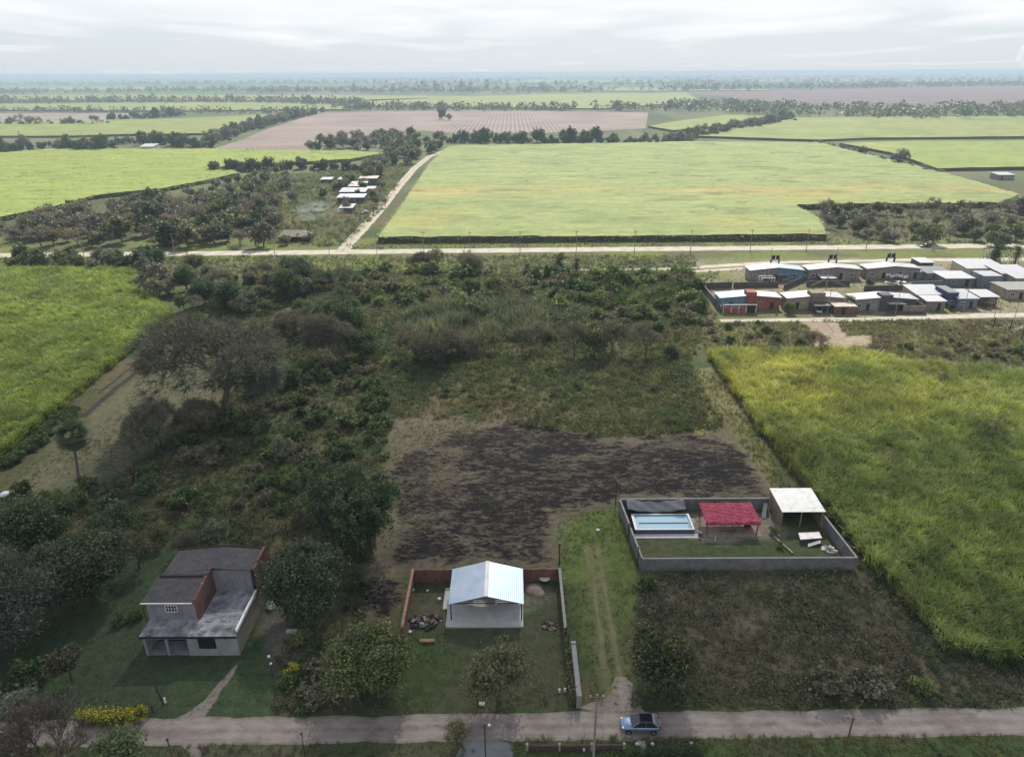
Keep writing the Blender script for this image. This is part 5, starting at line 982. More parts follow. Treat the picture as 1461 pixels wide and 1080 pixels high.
r = np.random.default_rng(8); c = np.stack((6.3 + r.normal(0, .17, 1500), r.uniform(55.8, 66, 1500), np.abs(r.normal(.8, .6, 1500))), -1); V_, Q_ = leafcards(c, .11 * r.uniform(.6, 1.4, 1500), r); link('vines', npmesh('vines', V_, Q_, np.repeat(np.array(OL)[r.integers(0, 4, 1500)] * r.uniform(.6, 1.3, (1500, 1)), 4, 0), 'leaves'), vf)
o = post('utility_pole', 810, 936, 3.4, .09, 'dark_wood', 'dark pole at the front corner of the brick yard wall', 'pole'); post('wooden_pole', 798, 806, 3.6, .09, 'dark_wood', 'dark pole at the back corner of the brick yard wall', 'pole', head='cap')
wx_, wy_ = G(777, 829); tk = empty('water_tank', (wx_, wy_, 0), 0, 'round tank with a white lid in the back corner of the brick yard', 'water tank'); MB().tube([(0, 0, 0), (0, 0, .55)], .62, 20).build('body', 'steel_dark', tk); MB().tube([(0, 0, .55), (0, 0, .62), (0, 0, .68)], [.76, .76, .5], 20).build('lid', 'plastic_white', tk)
def heap(name, px, py, rad, n, mats, label, cat, seed, flat=.5, big=.4):
    r = random.Random(seed); x, y = G(px, py); mb = MB()
    for i in range(n):
        a, q = r.uniform(0, 6.28), rad * math.sqrt(r.random()); s = r.uniform(.12, big); zz = max(0, (1 - q / rad)) * rad * flat * r.random(); p = Vector((x + math.cos(a) * q, y + math.sin(a) * q * .7, zz + s * .3)); rot = Matrix.Rotation(r.uniform(0, 3), 3, 'Z') @ Matrix.Rotation(r.uniform(-.5, .5), 3, 'X')
        L = [rot @ Vector((sx * s * r.uniform(.7, 1.6), sy * s, sz * s * .35)) + p for sz in (-1, 1) for sx, sy in ((-1, -1), (1, -1), (1, 1), (-1, 1))]
        mb.poly(L, [(0, 3, 2, 1), (4, 5, 6, 7), (0, 1, 5, 4), (1, 2, 6, 5), (2, 3, 7, 6), (3, 0, 4, 7)], r.randrange(len(mats)))
    return tag(mb.build(name, mats), label, cat)
heap('rubbish_heap', 607, 888, 2.0, 46, ['dark_wood', 'steel_dark', 'concrete', 'timber', 'dark_wood'], 'dark rubbish heap with white scraps in the left of the brick yard', 'rubbish', 1, .35, .3)
heap('rubble_heap', 782, 893, 1.0, 24, ['timber', 'path_soil', 'dark_wood'], 'small heap of wood and stones at the right of the brick yard', 'rubble', 2, .4, .28)
pl_ = G(609, 915); tag(MB().box(pl_[0] - .85, pl_[0] + .85, pl_[1] - .22, pl_[1] + .22, 0, .26).box(pl_[0] - .5, pl_[0] + .95, pl_[1] - .35, pl_[1] + .1, .26, .34).build('plank_stack', 'plank_orange'), 'short stack of orange-brown planks on the grass left of the carport', 'planks')
for px, py, s, l in ((627, 855, .28, 'white bag on the grass beside the left edge of the carport roof'), (610, 843, .2, 'small white scrap in the yard behind the rubbish heap'), (589, 842, .24, 'white scrap against the left brick wall'), (585, 902, .25, 'white scrap at the near end of the left brick wall'), (853, 757, .3, 'white bag lying on the grassy track'), (8, 708, .8, 'white sack pile at the left edge of the cleared strip'), (986, 1060, .2, 'white ball on the verge right of the garden gate path'), (878, 1062, .01, '')):
    if l: x, y = G(px, py); tag(MB().ball((x, y, s * .45), s, 8, 6, .6).build('white_bag' if s > .26 else 'white_scrap', 'plastic_white'), l, 'bag' if s > .26 else 'scrap')
x, y = G(762, 842); mb = MB(); tag(mb.ball((x, y, -.1), 1.3, 12, 8, .55).ball((x + .6, y - .6, -.1), .9, 10, 6, .5).build('earth_mound', 'earth_pink', smooth=True), 'low mound of earth right of the carport', 'mound')
# front garden at the bottom edge
a, b = G(752, 1070), G(890, 1070); fw = empty('garden_wall', (0, 0, 0), 0, 'low dark red garden wall with pale posts at the bottom edge', 'wall'); MB().box(a[0], b[0], a[1] - .12, a[1] + .08, -.1, .75).build('wall', 'garden_brick', fw)
for i in range(4): xx = a[0] + (b[0] - a[0]) * i / 3; MB().box(xx - .12, xx + .12, a[1] - .17, a[1] + .12, -.1, .95).build('post', 'render_cream', fw)
a, b = G(892, 1077), G(1000, 1077); r = np.random.default_rng(6); n = 2400; c = np.stack((r.uniform(a[0], b[0], n), a[1] + r.normal(0, .25, n), np.clip(np.abs(r.normal(.5, .3, n)), .05, 1)), -1); V_, Q_ = leafcards(c, .09 * r.uniform(.6, 1.3, n), r); tag(link('garden_hedge', npmesh('garden_hedge', V_, Q_, np.repeat(np.array(DG)[r.integers(0, 4, n)] * r.uniform(.7, 1.2, (n, 1)), 4, 0), 'leaves')), 'low dark clipped hedge at the bottom edge below the car', 'hedge')
a = G(917, 1066); tag(MB().box(a[0] - .36, a[0] + .36, a[1] - .8, a[1] + .75, 0, .06).build('garden_path', 'pale_concrete', bevel=.02), kind='structure')
for px, l in ((911, 'white ball left of the small garden path'), (928, 'white ball right of the small garden path')): x, y = G(px, 1063); tag(MB().ball((x + (px - 919) * .02, y, .2), .2, 12, 8).build('garden_ball', 'plastic_white', smooth=True), l, 'ball')
# ---- walled pool compound
pw = empty('compound_wall', (0, 0, 0), 0, 'grey concrete block wall round the swimming pool compound', 'wall')
def wallseg(p, q, h, th, name, mat, par, z0=-.1):
    d = Vector((q[0] - p[0], q[1] - p[1], 0)).normalized() ; nn = Vector((-d.y, d.x, 0)) * th / 2
    c = [Vector((p[0], p[1], h)) - nn, Vector((q[0], q[1], h)) - nn, Vector((q[0], q[1], h)) + nn, Vector((p[0], p[1], h)) + nn]; return MB().slab(c, h - z0).build(name, mat, par)
for p, q, k in (((17.7, 78.8), (47.1, 78.8), 7), ((47.0, 78.9), (46.6, 88.6), 3), ((40.0, 93.5), (16.75, 93.5), 6), ((16.7, 93.4), (17.15, 87.0), 2), ((17.2, 85.8), (17.7, 78.9), 2)):
    wallseg(p, q, 2.0, .2, 'wall', 'grey_block', pw); wallseg(p, q, 2.05, .26, 'coping', 'concrete', pw, 2.0)
    for i in range(1, k): a = Vector(p).lerp(Vector(q), i / k); MB().box(a.x - .14, a.x + .14, a.y - .14, a.y + .14, -.1, 2.02).build('pier', 'grey_block', pw)
MB().box(17.12, 17.2, 85.8, 87.0, 0, 1.9).build('gate', 'dark_frame', pw)
sp_ = empty('swimming_pool', (0, 0, 0), 0, 'raised swimming pool with pale blue water and white rim', 'pool')
MB().box(18.2, 26.9, 87.15, 87.3, 0, .75).box(18.2, 26.9, 91.0, 91.15, 0, .75).box(18.2, 18.35, 87.3, 91.0, 0, .75).box(26.75, 26.9, 87.3, 91.0, 0, .75).build('side_wall', 'pool_wall', sp_)
MB().box(18.1, 27.0, 87.1, 87.34, .75, .83).box(18.1, 27.0, 90.95, 91.2, .75, .83).box(18.1, 18.5, 87.34, 90.95, .75, .83).box(26.65, 27.0, 87.34, 90.95, .75, .83).build('rim', 'plastic_white', sp_, bevel=.03)
MB().box(18.35, 26.75, 87.3, 91.0, .02, .62).build('water', 'water', sp_); MB().box(19, 26.4, 88.9, 89.1, .621, .70).build('lane_float', 'pool_wall', sp_)
MB().box(17.9, 27.6, 86.0, 87.0, -.02, .12).build('deck', 'pale_concrete', sp_); MB().tube([(26.3, 88.2, .5), (26.6, 88.2, 1.5), (27.1, 88.2, 1.5), (27.2, 88.2, 0)], .04, 6).tube([(26.3, 88.8, .5), (26.6, 88.8, 1.5), (27.1, 88.8, 1.5), (27.2, 88.8, 0)], .04, 6).build('ladder', 'white_paint', sp_)
def sheet(name, mat, fn, nu, nv, th, parent, label=None, cat=None):
    V = [fn(i / nu, j / nv) for j in range(nv + 1) for i in range(nu + 1)]; k = len(V); V += [(p[0], p[1], p[2] - th) for p in V]; Fq = []
    for j in range(nv):
        for i in range(nu): a = j * (nu + 1) + i; Fq += [(a, a + 1, a + nu + 2, a + nu + 1), (a + k, a + nu + 1 + k, a + nu + 2 + k, a + 1 + k)]
    bd = [i for i in range(nu + 1)] + [j * (nu + 1) + nu for j in range(1, nv + 1)] + [nv * (nu + 1) + i for i in range(nu - 1, -1, -1)] + [j * (nu + 1) for j in range(nv - 1, 0, -1)]
    for i in range(len(bd)): a, b = bd[i], bd[(i + 1) % len(bd)]; Fq.append((a, a + k, b + k, b))
    o = MB().poly(V, Fq).build(name, mat, parent, smooth=True); return tag(o, label, cat) if label else o
aw = empty('awning', (0, 0, 0), 0, 'sagging dark grey tarpaulin awning behind the swimming pool', 'awning')
sheet('tarpaulin', 'tarp_grey', lambda u, v: (17.6 + 9.0 * u, 91.3 + 1.9 * v, 1.55 + .55 * v - .55 * math.sin(math.pi * u) * (1 - .4 * v) + .06 * math.sin(23 * u + 5 * v)), 30, 8, .03, aw)
for xx in (17.7, 26.5): MB().tube([(xx, 91.35, 0), (xx, 91.35, 1.6)], .05, 6).build('post', 'steel_dark', aw)
pg = empty('pergola', (0, 0, 0), 0, 'pergola on timber posts roofed with crumpled red cloth', 'pergola')
def redfn(u, v):
    x = 28.35 + 8.1 * u; y = 86.55 + 4.9 * v; z = 2.28 + .3 * v + .05 * math.sin(x * 9 + v * 3) + .05 * math.sin(y * 7 + x * 2) + .03 * math.sin(x * 23 + y * 5) - .10 * abs(math.sin(u * math.pi * 3)) * -1 * .3
    return (x + .06 * math.sin(y * 5), y if v else y - .02, z if v > .01 else z - .32)
rc_ = sheet('cloth_roof', 'red_cloth', redfn, 64, 30, .03, pg)
for xx in (28.7, 32.4, 36.1):
    for yy in (86.85, 91.1): MB().tube([(xx, yy, 0), (xx, yy, 2.24 if yy < 88 else 2.5)], .1, 8).build('post', 'timber', pg)
MB().box(28.5, 36.3, 86.8, 86.92, 2.02, 2.2).build('beam', 'timber', pg); MB().box(28.5, 36.3, 91.05, 91.17, 2.3, 2.48).build('beam', 'timber', pg); MB().box(28.2, 36.8, 86.3, 91.8, -.02, .08).build('floor', 'earth_pink', pg)
tb = empty('garden_table', (32.6, 88.6, .08), 0, 'long garden table under the red cloth roof', 'table'); MB().box(-1.5, 1.5, -.45, .45, .7, .76).build('top', 'pale_timber', tb); [MB().box(a, a + .08, b, b + .08, 0, .7).build('leg', 'timber', tb) for a in (-1.4, 1.3) for b in (-.4, .3)]
for xx, l in ((31.6, 'pale bench at the front of the garden table, left one'), (33.8, 'pale bench at the front of the garden table, right one')):
    bn = empty('garden_bench', (xx, 87.6, .08), 0, l, 'bench'); MB().box(-.8, .8, -.18, .18, .4, .46).build('seat', 'pale_timber', bn); [MB().box(a, a + .08, -.15, .15, 0, .4).build('leg', 'timber', bn) for a in (-.7, .62)]
ch = empty('red_armchair', (35.2, 88.3, .08), .3, 'red armchair at the right end under the red cloth roof', 'chair'); MB().box(-.4, .4, -.4, .4, .15, .45).build('seat', 'red_cloth', ch, bevel=.05); MB().box(-.4, .4, .28, .42, .45, 1.0).build('backrest', 'red_cloth', ch, bevel=.05); [MB().box(a, a + .12, -.4, .28, .45, .65).build('armrest', 'red_cloth', ch, bevel=.03) for a in (-.4, .28)]; [MB().box(a, a + .06, b, b + .06, 0, .15).build('leg', 'timber', ch) for a in (-.38, .32) for b in (-.38, .3)]
sd_ = empty('shed', (0, 0, 0), 0, 'open-fronted brick shed with a bright white sheet roof in the compound corner', 'shed')
MB().slab([(40.1, 88.5, 2.85), (46.6, 88.5, 2.85), (46.6, 94.35, 3.3), (40.1, 94.35, 3.3)], .06).build('roof', 'white_sheet', sd_); MB().box(40.3, 40.55, 89.0, 93.9, -.1, 2.75).box(46.25, 46.5, 88.8, 93.9, -.1, 2.75).box(40.3, 46.5, 93.9, 94.15, -.1, 3.1).build('wall', 'tan_block', sd_)
MB().tube([(43.2, 88.8, 0), (43.2, 88.8, 2.75)], .09, 8).build('post', 'pale_timber', sd_); MB().box(40.3, 46.5, 88.75, 88.87, 2.62, 2.76).build('beam', 'timber', sd_)
sc_ = empty('scrap_stack', (0, 0, 0), 0, 'stack of old boards and a blue-grey crate lying before the white-roofed shed', 'scrap'); p = G(1160, 776)
MB().slab([(p[0] - 1.9, p[1] + .1, .75), (p[0] + 1.3, p[1] + .3, .85), (p[0] + 1.5, p[1] + 2.0, .8), (p[0] - 1.6, p[1] + 1.8, .72)], .08).build('board', 'old_zinc', sc_); MB().box(p[0] - 1.7, p[0] - .5, p[1] + .3, p[1] + 1.5, 0, .62).build('crate', 'pool_wall', sc_); MB().box(p[0] - .2, p[0] + 1.1, p[1] + .6, p[1] + 1.7, 0, .66).build('crate', 'timber', sc_); MB().slab([(p[0] - 1.1, p[1] - .9, .18), (p[0] + .9, p[1] - .4, .5), (p[0] + 1.0, p[1] + .2, .6), (p[0] - .9, p[1] - .3, .3)], .06).build('board', 'pale_concrete', sc_)
p = G(1117, 778); tag(MB().poly([(p[0] - .75, p[1] + 1.9, .05), (p[0] - .5, p[1] + 1.9, .05), (p[0] + .8, p[1] - 2.0, .05), (p[0] + .55, p[1] - 2.0, .05), (p[0] - .75, p[1] + 1.9, .25), (p[0] - .5, p[1] + 1.9, .25), (p[0] + .8, p[1] - 2.0, .25), (p[0] + .55, p[1] - 2.0, .25)], [(0, 1, 2, 3), (7, 6, 5, 4), (0, 4, 5, 1), (1, 5, 6, 2), (2, 6, 7, 3), (3, 7, 4, 0)]).build('timber_beam', 'pale_timber'), 'long pale beam lying on the compound lawn', 'beam')
heap('rubble_heap', 1183, 785, 1.1, 26, ['pale_concrete', 'concrete', 'timber'], 'rubble in the front right corner of the pool compound', 'rubble', 12, .2, .25)
post('garden_stake', 1020, 772, .9, .06, 'white_paint', 'short white stake on the lawn before the red pergola', 'stake'); post('wooden_pole', 878, 720, 4.4, .08, 'dark_wood', 'dark pole outside the back left corner of the pool compound', 'pole', head='cap'); post('wooden_pole', 909, 808, 3.2, .08, 'dark_wood', 'dark pole at the front left corner of the pool compound', 'pole', head='cap')
tag(MB().tube([(27.6, 86.4, .1), (27.6, 86.4, .85)], .3, 14).build('water_drum', 'pool_wall'), 'dark drum between the swimming pool and the red pergola', 'drum')
tag(MB().slab([(38.2, 91.0, .15), (38.8, 90.8, .12), (39.6, 92.9, 1.5), (39.0, 93.1, 1.55)], .05).build('leaning_board', 'concrete'), 'grey board leaning on the back wall beside the shed', 'board')
# ---- dead branch by the palm
w = Wood(); r_ = np.random.default_rng(4); grow(w, r_, np.array((0., 0, 0)), np.array((.25, 0, .97)), 1.8, .16, 3, 2, (.3, .9), .1, 1, [], .8); db = w.mesh('dead_tree', (.03, .027, .025)); o = tag(link('dead_tree', db, None, (*G(190, 690), 0)), 'black dead forked trunk beside the fan palm', 'dead tree'); o.scale = (1.15,) * 3
w = Wood(); grow(w, r_, np.array((0., 0, .3)), np.array((-.9, 0, .35)), 2.0, .13, 3, 2, (.3, .9), .1, 1, [], .8); o = tag(link('fallen_branch', w.mesh('fallen_branch', (.06, .05, .045)), None, (*G(182, 680), 0)), 'fallen grey branch lying left of the black dead trunk', 'branch')
tag(MB().tube([(*G(880, 606), .12), (*G(905, 598), .15), (*G(930, 600), .1)], [.12, .1, .06], 6).build('fallen_log', 'concrete'), 'pale fallen log on the yellow grass behind the burnt plot', 'log')
# ---- cars
def carpaint(name, col):
    m, t, out = newmat(name); p = principled(t, out, col, .28, .5, .55); p.inputs['Coat Weight'].default_value = .6; p.inputs['Coat Roughness'].default_value = .08; MAT[name] = m
carpaint('silver_blue', (.17, .24, .37)); carpaint('white_car', (.7, .7, .7)); carpaint('dark_car', (.04, .045, .06)); carpaint('dark_roof_reflection', (.025, .03, .045))  # dark roof colour stands in for what the car roof reflects
pbr('tyre_rubber', (.02, .02, .02), .9, .1); pbr('rim_metal', (.35, .35, .36), .35, .1, metal=.8); pbr('lamp_glass', (.75, .78, .8), .1, .05, bump=0); pbr('tail_red', (.35, .01, .01), .2, .1, bump=0)
def car(loc, rz, paint, roofpaint, label):
    """a hatchback, front towards -X before turning"""
    o = empty('parked_car', (*loc, 0), rz, label, 'car')
    # stations along the body: x, half width, sill z, shoulder z
    st = [(-2.08, .60, .42, .58), (-2.0, .74, .28, .68), (-1.6, .83, .22, .80), (-.95, .86, .22, .90), (0., .87, .22, .93), (1.1, .87, .22, .95), (1.75, .84, .25, .96), (2.02, .74, .32, .90), (2.08, .66, .45, .80)]
    V = []; Fq = []
    for x, hw, zl, zh in st:
        zm = (zl + zh) / 2 + .05; V += [(x, -hw * .92, zl), (x, -hw, zm), (x, -hw * .9, zh), (x, -hw * .45, zh + .035), (x, hw * .45, zh + .035), (x, hw * .9, zh), (x, hw, zm), (x, hw * .92, zl)]
    for i in range(len(st) - 1):
        for k in range(8): Fq.append((i * 8 + k, i * 8 + (k + 1) % 8, i * 8 + 8 + (k + 1) % 8, i * 8 + 8 + k))
    Fq += [tuple(range(7, -1, -1)), tuple((len(st) - 1) * 8 + k for k in range(8))]
    b = MB().poly(V, Fq).build('body', paint, o, smooth=True); s = b.modifiers.new('sub', 'SUBSURF'); s.levels = s.render_levels = 1
    bx0, tx0, tx1, bx1, bw, tw, zb, zt = -.98, -.22, 1.18, 1.88, .74, .58, .93, 1.43
    def q(name, pts, mat, par, th=.02):
        p = [Vector(v) for v in pts]; nn = (p[1] - p[0]).cross(p[2] - p[0]).normalized() * th; return MB().poly([tuple(v) for v in p] + [tuple(v - nn) for v in p], [(0, 1, 2, 3), (7, 6, 5, 4), (0, 4, 5, 1), (1, 5, 6, 2), (2, 6, 7, 3), (3, 7, 4, 0)]).build(name, mat, par)
    q('windscreen', [(bx0, -bw, zb), (tx0, -tw, zt), (tx0, tw, zt), (bx0, bw, zb)][::-1], 'glass_dark', o); q('rear_window', [(bx1, -bw, zb), (bx1, bw, zb), (tx1, tw, zt), (tx1, -tw, zt)], 'glass_dark', o)
    for sgn in (-1, 1):
        pts = [(bx0 + .12, sgn * (bw + .03), zb), (bx1 - .1, sgn * (bw + .03), zb), (tx1, sgn * (tw + .02), zt - .03), (tx0 + .04, sgn * (tw + .02), zt - .03)]; q('side_window', pts if sgn < 0 else pts[::-1], 'glass_dark', o)
        for xa, xb in ((bx0, tx0), (.45, .45), (bx1, tx1)): MB().tube([(xa, sgn * (bw + .04), zb - .02), (xb, sgn * (tw + .03), zt)], .035, 5).build('window_pillar', paint, o)
        MB().ball((-1.86, sgn * .58, .70), .14, 10, 6, .6).build('headlight', 'lamp_glass', o); MB().box(1.9, 2.03, sgn * .62 - .12, sgn * .62 + .12, .72, .95).build('tail_light', 'tail_red', o)
        MB().box(-.72, -.55, sgn * .95 - .08, sgn * .95 + .08, .93, 1.05).build('mirror', paint, o, bevel=.02)
        for xx in (-1.28, 1.3):
            wl = MB().tube([(xx, sgn * .74, .31), (xx, sgn * .90, .31)], .31, 16).build('wheel', 'tyre_rubber', o); MB().tube([(xx, sgn * .895, .31), (xx, sgn * .915, .31)], .19, 12).build('rim', 'rim_metal', wl)
    rf = MB().poly([(tx0 - .06, -tw - .03, zt), (tx1 + .05, -tw - .03, zt), (tx1 + .05, tw + .03, zt), (tx0 - .06, tw + .03, zt), (tx0 + .1, -tw + .1, zt + .07), (tx1 - .1, -tw + .1, zt + .07), (tx1 - .1, tw - .1, zt + .07), (tx0 + .1, tw - .1, zt + .07)], [(0, 3, 2, 1), (4, 5, 6, 7), (0, 1, 5, 4), (1, 2, 6, 5), (2, 3, 7, 6), (3, 0, 4, 7)]).build('roof', roofpaint, o, bevel=.03)
    MB().box(tx1 + .05, tx1 + .25, -tw, tw, zt - .02, zt + .03).build('hatch_edge', 'white_car', o, bevel=.01); MB().box(-2.1, -2.0, -.35, .35, .45, .58).build('grille', 'dark_frame', o); MB().box(2.05, 2.1, -.25, .25, .5, .62).build('number_plate', 'white_paint', o)  # white strip paints in the bright reflection along the rear hatch edge
    return o
car((13.2, 53.35), R(-2), 'silver_blue', 'dark_roof_reflection', 'silver-blue hatchback parked on the dirt road at the foot of the grassy track')
# ================================================================== VILLAGE, FARM, POLES
for n_, c_ in (('tan_wall', (.30, .255, .205)), ('blue_wall', (.14, .235, .31)), ('navy_wall', (.055, .07, .16)), ('red_wall', (.30, .095, .09)), ('slate_wall', (.15, .18, .22)), ('cream_wall', (.50, .46, .36)), ('dark_wall', (.10, .09, .095)), ('grey_wall', (.24, .23, .225)), ('mauve_wall', (.25, .22, .20))):
    pbr(n_, c_, .9, .18, .7, stain=tuple(x * .6 for x in c_))
sheetmetal('pale_roof', (.27, .275, .30), .55, .15, 1.1, 0, .2, rust=(.20, .165, .145)); pbr('blue_roof', (.24, .33, .37), .5, .15, .5, stain=(.30, .34, .36)); pbr('white_roof', (.37, .375, .39), .5, .1, .4, stain=(.32, .31, .30)); pbr('rust_roof', (.42, .36, .34), .7, .2, .5, stain=(.25, .17, .13)); pbr('thatch', (.26, .23, .19), .95, .3, 1.5, bump=.6)
def opening(par, u, x0, w, y, z0, z1, kind, fr='white_paint'):
    x = x0 + u * w; k = 1.0 if kind == 'door' else 1.3
    if kind == 'door': d = MB().box(x, x + .95, y - .05, y - .003, .05, 2.1).build('door', 'timber' if fr != 'white_paint' else 'dark_frame', par); MB().box(x + .78, x + .84, y - .1, y - .051, 1.0, 1.08).build('handle', 'rim_metal', d)
    else: window(par, x, x + 1.3, y, z0, z1, fr, 'glass_dark', 2, 1)
def twin(label, pl, pr, py, depth, eave, ridge, cols, roofs, openings, name='twin_house', parapet=None, group=None):
    """two dwellings under one low gable: left and right halves with their own wall colour and roof sheet"""
    xl, y = G(pl, py); xr = G(pr, py)[0]; w = xr - xl; c = w / 2; o = empty(name, (xl, y, 0), 0, label, 'house', group)
    for i, (a, b) in enumerate(((0, c), (c, w))):
        za, zb = (eave, ridge) if i == 0 else (ridge, eave); th = .2; e = .003 * i
        V = [(a, e, -.1), (b, e, -.1), (b, e, zb - .05), (a, e, za - .05), (a, depth, -.1), (b, depth, -.1), (b, depth, zb - .05), (a, depth, za - .05)]
        MB().poly(V, [(0, 1, 2, 3), (5, 4, 7, 6), (4, 0, 3, 7), (1, 5, 6, 2), (3, 2, 6, 7), (4, 5, 1, 0)]).build('wall', cols[i], o)
        xa, xb = (a - .35, b) if i == 0 else (a, b + .35); sl = (ridge - eave) / c * .35; z1, z2 = (za - (sl if i == 0 else 0), zb - (sl if i == 1 else 0))
        rf = MB().slab([(xa, -.45, z1 + .06), (xb, -.45, z2 + .06), (xb, depth + .4, z2 + .06), (xa, depth + .4, z1 + .06)], .1).build('roof', roofs[i], o)
        MB().box(xa + .05, xb - .05, -.5, -.455, min(z1, z2) - .1, min(z1, z2)).build('gutter', 'grey_wall', rf)
    for u, kind in openings: opening(o, u, 0, w, 0, 1.1, 2.1, kind)
    if parapet: MB().box(c - parapet[0], c + parapet[1], -.55, depth * .55, ridge - .25, ridge + parapet[2]).box(c - parapet[0] + .1, c + parapet[1] - .1, -.3, -.004, 0, ridge - .25).build('parapet', parapet[3], o)
    return o, xl, y, w
def hut(label, pl, pr, py, depth, z0, z1, wall, roof, openings=(), name='shed', cat='shed', over=.3, back=None, group=None):
    """a single-pitch building; roof rises from z0 at the front to z1 at the back"""
    xl, y = G(pl, py); w = G(pr, py)[0] - xl; o = empty(name, (xl, y, 0), 0, label, cat, group)
    V = [(0, 0, -.1), (w, 0, -.1), (w, 0, z0), (0, 0, z0), (0, depth, -.1), (w, depth, -.1), (w, depth, z1), (0, depth, z1)]; MB().poly(V, [(0, 1, 2, 3), (5, 4, 7, 6), (4, 0, 3, 7), (1, 5, 6, 2), (3, 2, 6, 7), (4, 5, 1, 0)]).build('wall', wall, o)
    k = (z1 - z0) / depth * over; MB().slab([(-over, -over, z0 + .1 - k), (w + over, -over, z0 + .1 - k), (w + over, depth + over, z1 + .1 + k), (-over, depth + over, z1 + .1 + k)], .09).build('roof', roof, o)
    for u, kind in openings: opening(o, u, 0, w, 0, 1.0, 1.95, kind)
    return o
WO4 = ((.06, 'window'), (.30, 'door'), (.60, 'door'), (.80, 'window'))
twin('twin house in the back row, left half grey and right half blue', 1069, 1145, 400.5, 5.0, 3.5, 4.4, ('mauve_wall', 'blue_wall'), ('pale_roof', 'blue_roof'), WO4)
twin('grey-tan twin house in the back row, beside the half-blue one', 1152, 1227, 399.5, 5.0, 3.5, 4.3, ('mauve_wall', 'mauve_wall'), ('pale_roof', 'pale_roof'), WO4)
twin('grey twin house in the back row with a small white lean-to', 1235, 1311, 398, 5.0, 3.5, 4.3, ('mauve_wall', 'grey_wall'), ('pale_roof', 'pale_roof'), WO4)
hut('small white-roofed lean-to at the right end of the third back-row house', 1297, 1316, 398, 3.5, 2.3, 2.6, 'grey_wall', 'white_roof', ((.3, 'door'),), 'lean_to', 'lean-to')
hut('low dark house with a small pale roof behind the third back-row house', 1311, 1330, 386, 6, 2.7, 2.9, 'dark_wall', 'pale_roof', ((.4, 'door'),), 'house', 'house')
hut('dark slate-coloured house between the back row and the white-roofed house', 1321, 1358, 401, 8, 2.5, 2.7, 'slate_wall', 'tarp_grey', ((.15, 'window'), (.6, 'door')), 'house', 'house')
hut('block house with a long white roof and slate-blue walls', 1347, 1389, 408.5, 8, 2.5, 2.7, 'slate_wall', 'white_roof', ((.2, 'window'), (.7, 'door')), 'house', 'house')  # same slate-blue on every wall
hut('cream house with the largest white roof at the right of the back row', 1377, 1432, 397, 9, 3.3, 3.9, 'cream_wall', 'white_roof', ((.1, 'window'), (.3, 'window'), (.6, 'door')), 'house', 'house', .5)
hut('tall blue-grey box house before the largest white roof', 1399, 1426, 412, 6, 4.0, 4.1, 'slate_wall', 'pale_roof', ((.3, 'window'),), 'house', 'house', .05)
hut('tan house with stepped white roofs at the right edge, upper one', 1426, 1472, 405, 9, 3.3, 3.8, 'tan_wall', 'white_roof', ((.2, 'window'), (.5, 'door')), 'house', 'house')
hut('tan house with stepped white roofs at the right edge, lower one', 1446, 1492, 411, 6, 3.1, 3.5, 'tan_wall', 'white_roof', ((.2, 'window'),), 'house', 'house')
hut('tan house with a flat concrete roof at the right end of the front row', 1434, 1482, 427, 8, 2.9, 3.0, 'tan_wall', 'concrete', ((.12, 'window'), (.4, 'door'), (.7, 'window')), 'house', 'house', .25)
o, xl, yb, w = twin('front-row twin house with blue left half and red right half', 1026, 1112, 441.5, 5.0, 3.5, 4.2, ('blue_wall', 'red_wall'), ('blue_roof', 'pale_roof'), ((.05, 'window'), (.16, 'door'), (.62, 'window'), (.84, 'door')), parapet=(1.2, 1.5, 1.0, 'red_wall'))
o = empty('yard_wall', (0, 0, 0), 0, 'red and cream front yard wall with a dark gate before the half-blue house', 'wall'); MB().box(xl + .3, xl + 6.6, yb - 3.6, yb - 3.4, -.1, 1.7).build('wall', 'red_wall', o); MB().box(xl + 6.6, xl + 9.2, yb - 3.55, yb - 3.45, 0, 2.2).build('gate', 'dark_frame', o); [MB().box(a, a + .3, yb - 3.65, yb - 3.35, -.1, 2.4).build('post', 'cream_wall', o) for a in (xl, xl + 2.2, xl + 4.3, xl + 6.4, xl + 9.2)]; MB().box(xl - .1, xl + 9.6, yb - 3.9, yb - 3.1, 2.4, 2.52).build('lintel', 'concrete', o)
o, xl, yb, w = twin('tan twin house of the front row with a raised block in the middle', 1121, 1202, 442, 5.0, 3.5, 4.2, ('tan_wall', 'tan_wall'), ('pale_roof', 'pale_roof'), ((.04, 'window'), (.16, 'door'), (.72, 'door'), (.86, 'window')), parapet=(1.6, 2.4, .9, 'tan_block'))
cpo = empty('carport', (xl + 6.4, yb - 4.0, 0), 0, 'dark flat-roofed carport in front of the tan twin house', 'carport'); MB().box(0, 4.6, 0, 3.95, 2.3, 2.42).build('roof', 'tarp_grey', cpo); [MB().box(a, a + .12, b, b + .12, 0, 2.3).build('post', 'steel_dark', cpo) for a in (.05, 4.4) for b in (.05, 3.75)]
car((xl + 8.4, yb - 2.2), R(78), 'white_car', 'white_car', 'white car parked under the dark carport of the tan twin house')
hut('red brick hut on the street between the two front-row twin houses', 1189, 1221, 449, 4.5, 2.3, 2.5, 'red_brick', 'rust_roof', ((.35, 'door'),), 'brick_hut', 'hut', .1)
o, xl, yb, w = twin('dark grey twin house of the front row with patched roofs', 1217, 1306, 443.5, 5.0, 3.4, 4.1, ('grey_wall', 'dark_wall'), ('pale_roof', 'pale_roof'), ((.05, 'window'), (.2, 'door'), (.75, 'door')), parapet=(1.6, 1.6, .6, 'dark_wall'))
